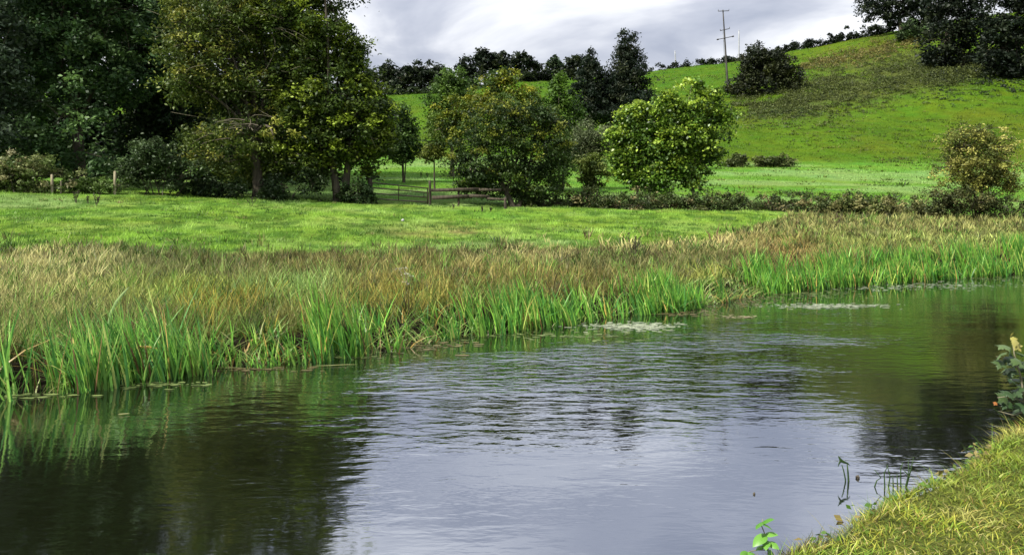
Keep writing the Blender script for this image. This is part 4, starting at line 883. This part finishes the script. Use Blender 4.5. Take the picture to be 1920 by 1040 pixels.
dd = 18.0; xx = X(762, dd); zz = tz(xx, dd); rt = empty('umbel_plant', (xx, dd, zz), 'white-flowered umbel standing in the rust-coloured bank weeds', 'wildflower')
sm = MB(); hd = []
for a, b in [(748, 503), (757, 502), (762, 513), (770, 517), (766, 532), (756, 528)]:
    tip = np.array([X(a, dd)-xx, rng.normal()*.05, Z(b, dd)-zz]); sm.tube(bez((0, 0, 0), tip, (.02, 0, .05), 5), .006, 5)
    hd.append(tip+rng.normal(size=(14, 3))*np.array([.045, .045, .010]))
sm.build('stalks', M_BARKP, rt)
for h_ in hd:
    v, q, cc = leaves_np(h_, .024, np.tile(np.array([.62, .63, .52]), (len(h_), 1)), up=2, aspect=.9); tag(obj('flower_head', mesh_np('flower_head', v, [q], M_LEAF, cc), rt), kind='stuff')
dd = float(hit(755, 415)[0]); m_ = MB(); m_.tube(np.array([[0, 0, -.02], [0, 0, .03], [.02, 0, .08], [.02, 0, .11]]), [.07, .09, .06, .02], 7)
tag(m_.build('pale_stone', noisy_mat('pale_stone', (.28, .28, .26), (.42, .42, .40), 9), None, True, (X(755, dd), dd, tz(X(755, dd), dd))), 'small whitish stone lying in the meadow below the gate', 'stone')

# ================================================================== NEAR BANK
def near_grass():
    parts = []
    # dense short turf
    n = 170000; s = 1.5+rng.random(n)**1.35*20; q = rng.random(n)**.9*3.0-.06
    t = near_edge(s)-q; x = s*UX+t*NX; y = s*UY+t*NY
    ok = (y > 2.6) & (x/y < 0.85) & (x/y > .2); s, q, t, x, y = s[ok], q[ok], t[ok], x[ok], y[ok]; n = len(x)
    n1 = fbm(x*1.6, y*1.6, 81); n2 = fbm(x*.7, y*.7, 82)
    base = pick_cols(n, [((.24, .29, .03), 3), ((.36, .36, .05), 2.4), ((.12, .21, .02), 2.4), ((.48, .44, .16), 1.0), ((.28, .18, .05), .6)])
    a = sstep(.5, .68, n1)[:, None]; base = base*(1-a*.6)+np.array([.42, .37, .12])*a*.6
    b = sstep(.52, .7, n2)[:, None]; base = base*(1-b*.6)+np.array([.10, .20, .015])*b*.6
    n3 = fbm(x*6, y*6, 83, 2); base = base*(.6+.7*rng.random((n, 1)))*(.45+1.15*n3[:, None])
    h = (.025+.045*rng.random(n))*(.3+1.4*n3)*(.7+.6*n1); edge = q < .35
    h = np.where(edge, h*(1.1+.8*rng.random(n)), h)
    base = np.where(((q < .25) & (rng.random(n) < .35))[:, None], np.array([.22, .17, .05])*(.6+.8*rng.random((n, 1))), base)
    P = np.stack([x, y, terrain(x, y)-.008], 1)
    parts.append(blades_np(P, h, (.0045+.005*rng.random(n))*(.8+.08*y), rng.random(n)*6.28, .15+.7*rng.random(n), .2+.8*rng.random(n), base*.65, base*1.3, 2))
    # longer stalks hanging over the water
    n = 700; s = 2+rng.random(n)*18; q = rng.random(n)*.30-.05; t = near_edge(s)-q; x = s*UX+t*NX; y = s*UY+t*NY; P = np.stack([x, y, terrain(x, y)-.01], 1)
    g = pick_cols(n, [((.12, .22, .03), 3), ((.30, .28, .09), 2), ((.08, .14, .02), 2)])*(.7+.6*rng.random((n, 1)))
    az = math.atan2(NY, NX)+rng.normal(size=n)*1.0
    parts.append(blades_np(P, .10+.14*rng.random(n), .004+.004*rng.random(n), az, .2+.5*rng.random(n), .2+.5*rng.random(n), g*.8, g*1.1, 3))
    return join(parts)
v, f, c = near_grass()
print('near grass verts', len(v))
tag(obj('towpath_grass', mesh_np('towpath_grass', v, f, M_GRASS, c)), 'yellow-green tufted grass of the near bank, lower right', 'grass', kind='stuff')

# broad-leaved weeds in rosettes along the lip of the bank
n = 130; s_ = 2.5+rng.random(n)*15; q_ = -.04+.30*rng.random(n)**1.5; t_ = near_edge(s_)-q_; x_ = s_*UX+t_*NX; y_ = s_*UY+t_*NY; z_ = np.maximum(terrain(x_, y_), -.01)
idx = np.repeat(np.arange(n), 16); C_ = np.stack([x_, y_, z_+.03], 1)[idx]+rng.normal(size=(len(idx), 3))*np.array([.06, .06, .022]); C_[:, 2] = np.maximum(C_[:, 2], .01)
kc = pick_cols(n, [((.07, .15, .02), 3), ((.12, .22, .03), 2), ((.20, .16, .05), 1), ((.05, .09, .02), 1)])[idx]*(.7+.6*rng.random((len(idx), 1)))
v, q, c = leaves_np(C_, .035+.04*rng.random(len(idx)), kc, up=.8, aspect=.6)
tag(obj('bank_weeds', mesh_np('bank_weeds', v, [q], M_REED, c)), 'small broad-leaved weeds fringing the lip of the near bank', 'weeds', kind='stuff')

def tuft(px, py, d, n, h, pal, label, spread=.05, name='sedge_tuft'):
    x = X(px, d); z = tz(x, d); P = np.stack([rng.normal(size=n)*spread, rng.normal(size=n)*spread*.7, np.zeros(n)], 1); P[:, 2] = terrain(P[:, 0]+x, P[:, 1]+d)-z-.01
    az = np.arctan2(P[:, 1], P[:, 0])+rng.normal(size=n)*.5; c0 = pick_cols(n, pal)*(.7+.6*rng.random((n, 1)))
    v, f, c = blades_np(P, h*(.5+.5*rng.random(n)), .0045+.004*rng.random(n), az, .1+.45*rng.random(n), .1+.4*rng.random(n), c0*.55, c0*1.1, 3)
    tag(obj(name, mesh_np(name, v, f, M_GRASS, c), None, (x, d, z)), label, 'grass tuft')
def near_d(px): # depth where the sight column meets the near water edge
    ds = np.arange(3, 16, .01); x = (px-960)/F*ds; s, t = st(x, ds); return float(ds[np.argmin(np.abs(t-near_edge(s)+.12))])
tuft(1462, 1030, near_d(1462), 420, .22, [((.10, .13, .05), 2), ((.20, .16, .06), 2), ((.14, .10, .04), 1)], 'brownish sedge tuft at the left tip of the near bank', .085)
tuft(1520, 1000, near_d(1520), 520, .20, [((.11, .15, .08), 3), ((.15, .19, .10), 2), ((.07, .09, .04), 1)], 'grey-green wiry tuft on the bank edge beside the brownish one', .09)
tuft(1640, 925, near_d(1640), 300, .17, [((.10, .26, .02), 3), ((.14, .30, .03), 2)], 'fresh bright green grass tuft at the water edge', .05)

# plants with separate leaves
def leaf_mesh(kind, mat):
    if kind == 'maple':
        prof = [(0, 0), (.16, -.05), (.36, .02), (.30, .14), (.50, .22), (.36, .30), (.60, .52), (.40, .52), (.34, .60), (.24, .56), (.16, .78), (.10, .80), (0, 1.02)]
    elif kind == 'oval':
        prof = [(0, 0), (.14, .04), (.26, .16), (.32, .34), (.30, .52), (.22, .72), (.10, .90), (0, 1.02)]
    r = np.array(prof); l = r[1:-1][::-1]*np.array([-1, 1]); out = np.concatenate([r, l]); n = len(out)
    z = -.22*np.abs(out[:, 0])**1.2-.25*np.maximum(out[:, 1]-.4, 0)**2*1.6
    cy_ = np.array([0.12, .34, .58]); spine = np.stack([0*cy_, cy_, .05-0*cy_-.25*np.maximum(cy_-.4, 0)**2*1.6], 1)
    V_ = np.concatenate([np.column_stack([out, z]), spine]); T = []
    for i in range(n):
        j = (i+1) % n; ym = (out[i, 1]+out[j, 1])/2; k = int(np.argmin(np.abs(cy_-ym))); T.append((i, j, n+k))
    # bridge the spine
    def at_spine(i): j = (i+1) % n; return int(np.argmin(np.abs(cy_-(out[i, 1]+out[j, 1])/2)))
    ks = [at_spine(i) for i in range(n)]
    for i in range(n):
        k0, k1 = ks[i-1], ks[i]
        if k0 != k1: T.append((i, n+k1, n+k0))
    return mesh_np(kind+'_leaf', V_, [np.array(T)], mat, smooth=True)
def plant_leaf_mat(name, c1, c2):
    m = newmat(name); t = m.node_tree; oi = N(t, 'ShaderNodeObjectInfo'); r = N(t, 'ShaderNodeValToRGB'); t.links.new(oi.outputs['Random'], r.inputs[0])
    r.color_ramp.elements[0].color = (*c1, 1); r.color_ramp.elements[1].color = (*c2, 1)
    p = N(t, 'ShaderNodeBsdfPrincipled'); t.links.new(r.outputs[0], p.inputs['Base Color']); p.inputs['Roughness'].default_value = .4; p.inputs['Specular IOR Level'].default_value = .4
    tr = N(t, 'ShaderNodeBsdfTranslucent'); t.links.new(r.outputs[0], tr.inputs[0]); mxs = N(t, 'ShaderNodeMixShader'); mxs.inputs[0].default_value = .3
    t.links.new(p.outputs[0], mxs.inputs[1]); t.links.new(tr.outputs[0], mxs.inputs[2]); return finish(m, mxs.outputs[0])
ME_MAPLE = leaf_mesh('maple', plant_leaf_mat('sapling_leaf', (.028, .06, .02), (.09, .14, .045)))
ME_YOUNG = leaf_mesh('maple', plant_leaf_mat('young_leaf', (.26, .24, .05), (.36, .33, .10)))
ME_RED = leaf_mesh('maple', plant_leaf_mat('autumn_leaf', (.30, .11, .03), (.36, .14, .04)))
ME_OVAL = leaf_mesh('oval', plant_leaf_mat('bindweed_leaf', (.07, .20, .02), (.13, .30, .04)))
from mathutils import Vector, Matrix, Euler
def put_leaf(me, parent, base, direction, size, roll=0.0, name='leaf'):
    o = obj(name, me, parent); dv = Vector(direction).normalized(); up = Vector((0, 0, 1))
    sx = dv.cross(up); sx = sx.normalized() if sx.length > .1 else Vector((1, 0, 0)); nz = sx.cross(dv)
    R = Matrix((sx, dv, nz)).transposed()@Matrix.Rotation(roll, 3, 'Y'); o.location = Vector(base); o.rotation_euler = R.to_euler(); o.scale = (size,)*3
# maple sapling at the right edge
d = near_d(1915)-.15; bx = X(1935, d); bz = tz(bx, d); root = empty('maple_sapling', (bx, d, bz), 'leafy maple sapling with one orange leaf at the right edge of the bank', 'sapling')
def lp(px, py, dd=0): return np.array([X(px, d+dd)-bx, dd, Z(py, d+dd)-bz])
stem = MB(); stem.tube(np.array([[0, 0, -.05], lp(1922, 760), lp(1915, 710), lp(1902, 665), lp(1897, 630)]), [.012, .010, .008, .006, .003], 7)
stem.tube(np.array([[.02, .0, -.05], lp(1945, 740), lp(1955, 680)]), [.010, .008, .005], 7)
stem.tube(np.array([lp(1922, 755), lp(1895, 742), lp(1870, 745)]), [.006, .005, .003], 6); stem.tube(np.array([lp(1925, 770), lp(1900, 778), lp(1872, 770)]), [.006, .005, .003], 6)
stem.tube(np.array([lp(1908, 690), lp(1885, 672), lp(1868, 668)]), [.005, .004, .003], 6)
stem.build('stem', M_BARKP, root)
for (pa, pb, dx, dy, dz, sz, me) in [(1888, 648, -1, -.5, -.1, .13, 0), (1880, 662, -1, -.7, -.35, .13, 0), (1878, 676, -.8, -.8, -.55, .13, 0), (1890, 668, -.2, -1, -.5, .13, 0), (1900, 672, .4, -1, -.6, .13, 0), (1905, 660, .9, -.5, -.4, .12, 0), (1910, 690, 1, -.6, -.2, .12, 0), (1893, 690, -.5, -1, -.9, .13, 0),
        (1897, 632, .3, -.6, -.4, .07, 1), (1900, 638, .6, -.4, -.9, .09, 1), (1896, 630, -.3, -.5, .5, .06, 1), (1904, 645, .5, -.7, -1, .08, 1),
        (1895, 736, -1, -.5, -.05, .13, 0), (1885, 742, -1, -.8, -.3, .14, 0), (1905, 730, -.3, -1, -.3, .14, 0), (1915, 720, .5, -.9, -.3, .14, 0), (1920, 735, .2, -1, -.2, .14, 0), (1890, 752, -.9, -.7, -.5, .13, 0), (1912, 755, -.2, -1, -.6, .13, 0), (1925, 715, .8, -.3, .1, .13, 0),
        (1935, 700, .6, -.6, .1, .14, 0), (1945, 725, .3, -1, -.1, .14, 0), (1950, 690, -.4, -.9, -.1, .14, 0), (1960, 670, .5, -.4, .2, .13, 0), (1898, 712, -.7, -.7, .1, .10, 0), (1868, 754, -.8, -.4, -.6, .04, 2), (1925, 745, -.6, .6, -.2, .13, 0), (1930, 675, -.3, -.8, -.2, .12, 0)]:
    put_leaf([ME_MAPLE, ME_YOUNG, ME_RED][me], root, lp(pa, pb, .08*rng.normal()), (dx, dy, dz), sz, rng.normal()*.5)
for k in range(34):
    pa = 1888+rng.random()*75; pb = 655+rng.random()*115
    put_leaf(ME_MAPLE, root, lp(pa, pb, .05+.12*rng.random()), (rng.normal(), -.8, -.5*rng.random()), .09+.05*rng.random(), rng.normal()*.5)
# bindweed-like plant at the bottom
d = near_d(1430)+.05; bx = X(1442, d); bz = tz(bx, d); root = empty('bindweed_plant', (bx, d, bz), 'fresh green plant with broad oval leaves rising at the bottom bank tip', 'plant')
stem = MB(); stem.tube(np.array([[0, 0, -.03], lp(1440, 1030), lp(1436, 1005), lp(1428, 985), lp(1430, 972)]), [.004, .004, .003, .003, .002], 6)
stem.tube(np.array([lp(1440, 1030), lp(1420, 1030), lp(1402, 1034)]), [.003, .003, .002], 6); stem.tube(np.array([lp(1442, 1022), lp(1425, 1018)]), [.003, .002], 6); stem.build('stem', M_BARKP, root)
for (pa, pb, dx, dy, dz, sz) in [(1430, 978, .5, -.5, .45, .075), (1429, 978, -.7, -.6, -.2, .07), (1428, 980, .8, -.7, -.2, .07), (1436, 1000, -1, -.5, -.5, .11), (1435, 1000, .8, -.5, .2, .07), (1438, 1012, -.4, -.9, -.3, .075), (1441, 1015, .6, -.8, -.2, .07), (1432, 1022, -1, -.5, -.2, .06), (1402, 1034, -.8, -.6, -.3, .075), (1402, 1034, .7, -.7, -.2, .06), (1445, 1030, -.2, -1, -.3, .07)]:
    put_leaf(ME_OVAL, root, lp(pa, pb), (dx, dy, dz), sz, rng.normal()*.4)
# bent arrow-leaved plant standing in the water
d = CAMZ*F/(901-HZ); bx = X(1590, d); bz = 0.0; root = empty('water_plant', (bx, d, 0), 'two dark stems with a bent arrow-shaped leaf standing in open water', 'water plant')
M_DKG = noisy_mat('dark_stem', (.012, .03, .008), (.03, .06, .015), 20, .5, .1)
MB().tube(np.array([lp(1592, 905), lp(1591, 900), lp(1590, 885), lp(1588.5, 870)]), [.009, .008, .007, .005], 7).build('stem', M_DKG, root)
MB().tube(np.array([lp(1585.5, 902), lp(1585, 897), lp(1582, 882), lp(1578.5, 871)]), [.006, .006, .005, .004], 7).build('stem', M_DKG, root)
def strip(pts, wd, name):
    pts = np.array(pts); n = len(pts); tn = np.gradient(pts, axis=0); tn /= np.linalg.norm(tn, axis=1, keepdims=True); sdv = np.cross(tn, np.array([0, 1, 0.])); sdv /= np.linalg.norm(sdv, axis=1, keepdims=True)+1e-9
    wv = np.array(wd)[:, None]; V_ = np.concatenate([pts-sdv*wv, pts+np.array([0, -.006, 0])*1.0, pts+sdv*wv]); i = np.arange(n-1)
    q = np.concatenate([np.stack([i, i+1, i+1+n, i+n], 1), np.stack([i+n, i+1+n, i+1+2*n, i+2*n], 1)]); return obj(name, mesh_np(name, V_, [q], M_DKG), root)
strip([lp(1571, 853.5), lp(1574, 858), lp(1577, 863), lp(1583, 866), lp(1589, 868), lp(1594, 872)], [.001, .008, .014, .010, .007, .001], 'leaf_blade')
strip([lp(1577, 863), lp(1573.5, 868), lp(1571, 874.5)], [.010, .007, .001], 'leaf_lobe')
# small rush sprigs at the edge
def sprigs(specs, label):
    global root, bx, bz, d
    d = CAMZ*F/(912-HZ); bx = X(1675, d); bz = 0.0; root = empty('rush_sprig', (bx, d, 0), label, 'rushes')
    for sp in specs:
        MB().tube(np.array([lp(a, b) for a, b in sp]), np.linspace(.006, .003, len(sp)), 5).build('stem', M_DKG, root)
sprigs([[(1640, 912), (1644, 900), (1652, 895), (1640, 880)], [(1659, 912), (1658, 886), (1664, 874)], [(1675, 912), (1674, 890)], [(1689, 912), (1689, 878), (1693, 866)], [(1697, 915), (1704, 888), (1703, 862)], [(1699, 915), (1708, 880), (1713, 856)], [(1704, 890), (1694, 880)], [(1666, 912), (1669, 892), (1663, 870)], [(1683, 912), (1682, 888)]], 'thin dark rush sprigs in the water against the near bank')
print('done', sum(len(o.data.loop_triangles) if o.data.loop_triangles else sum(len(p.vertices)-2 for p in o.data.polygons) for o in SC.objects if o.type == 'MESH')) if __import__('os').environ.get('TRIS') else None
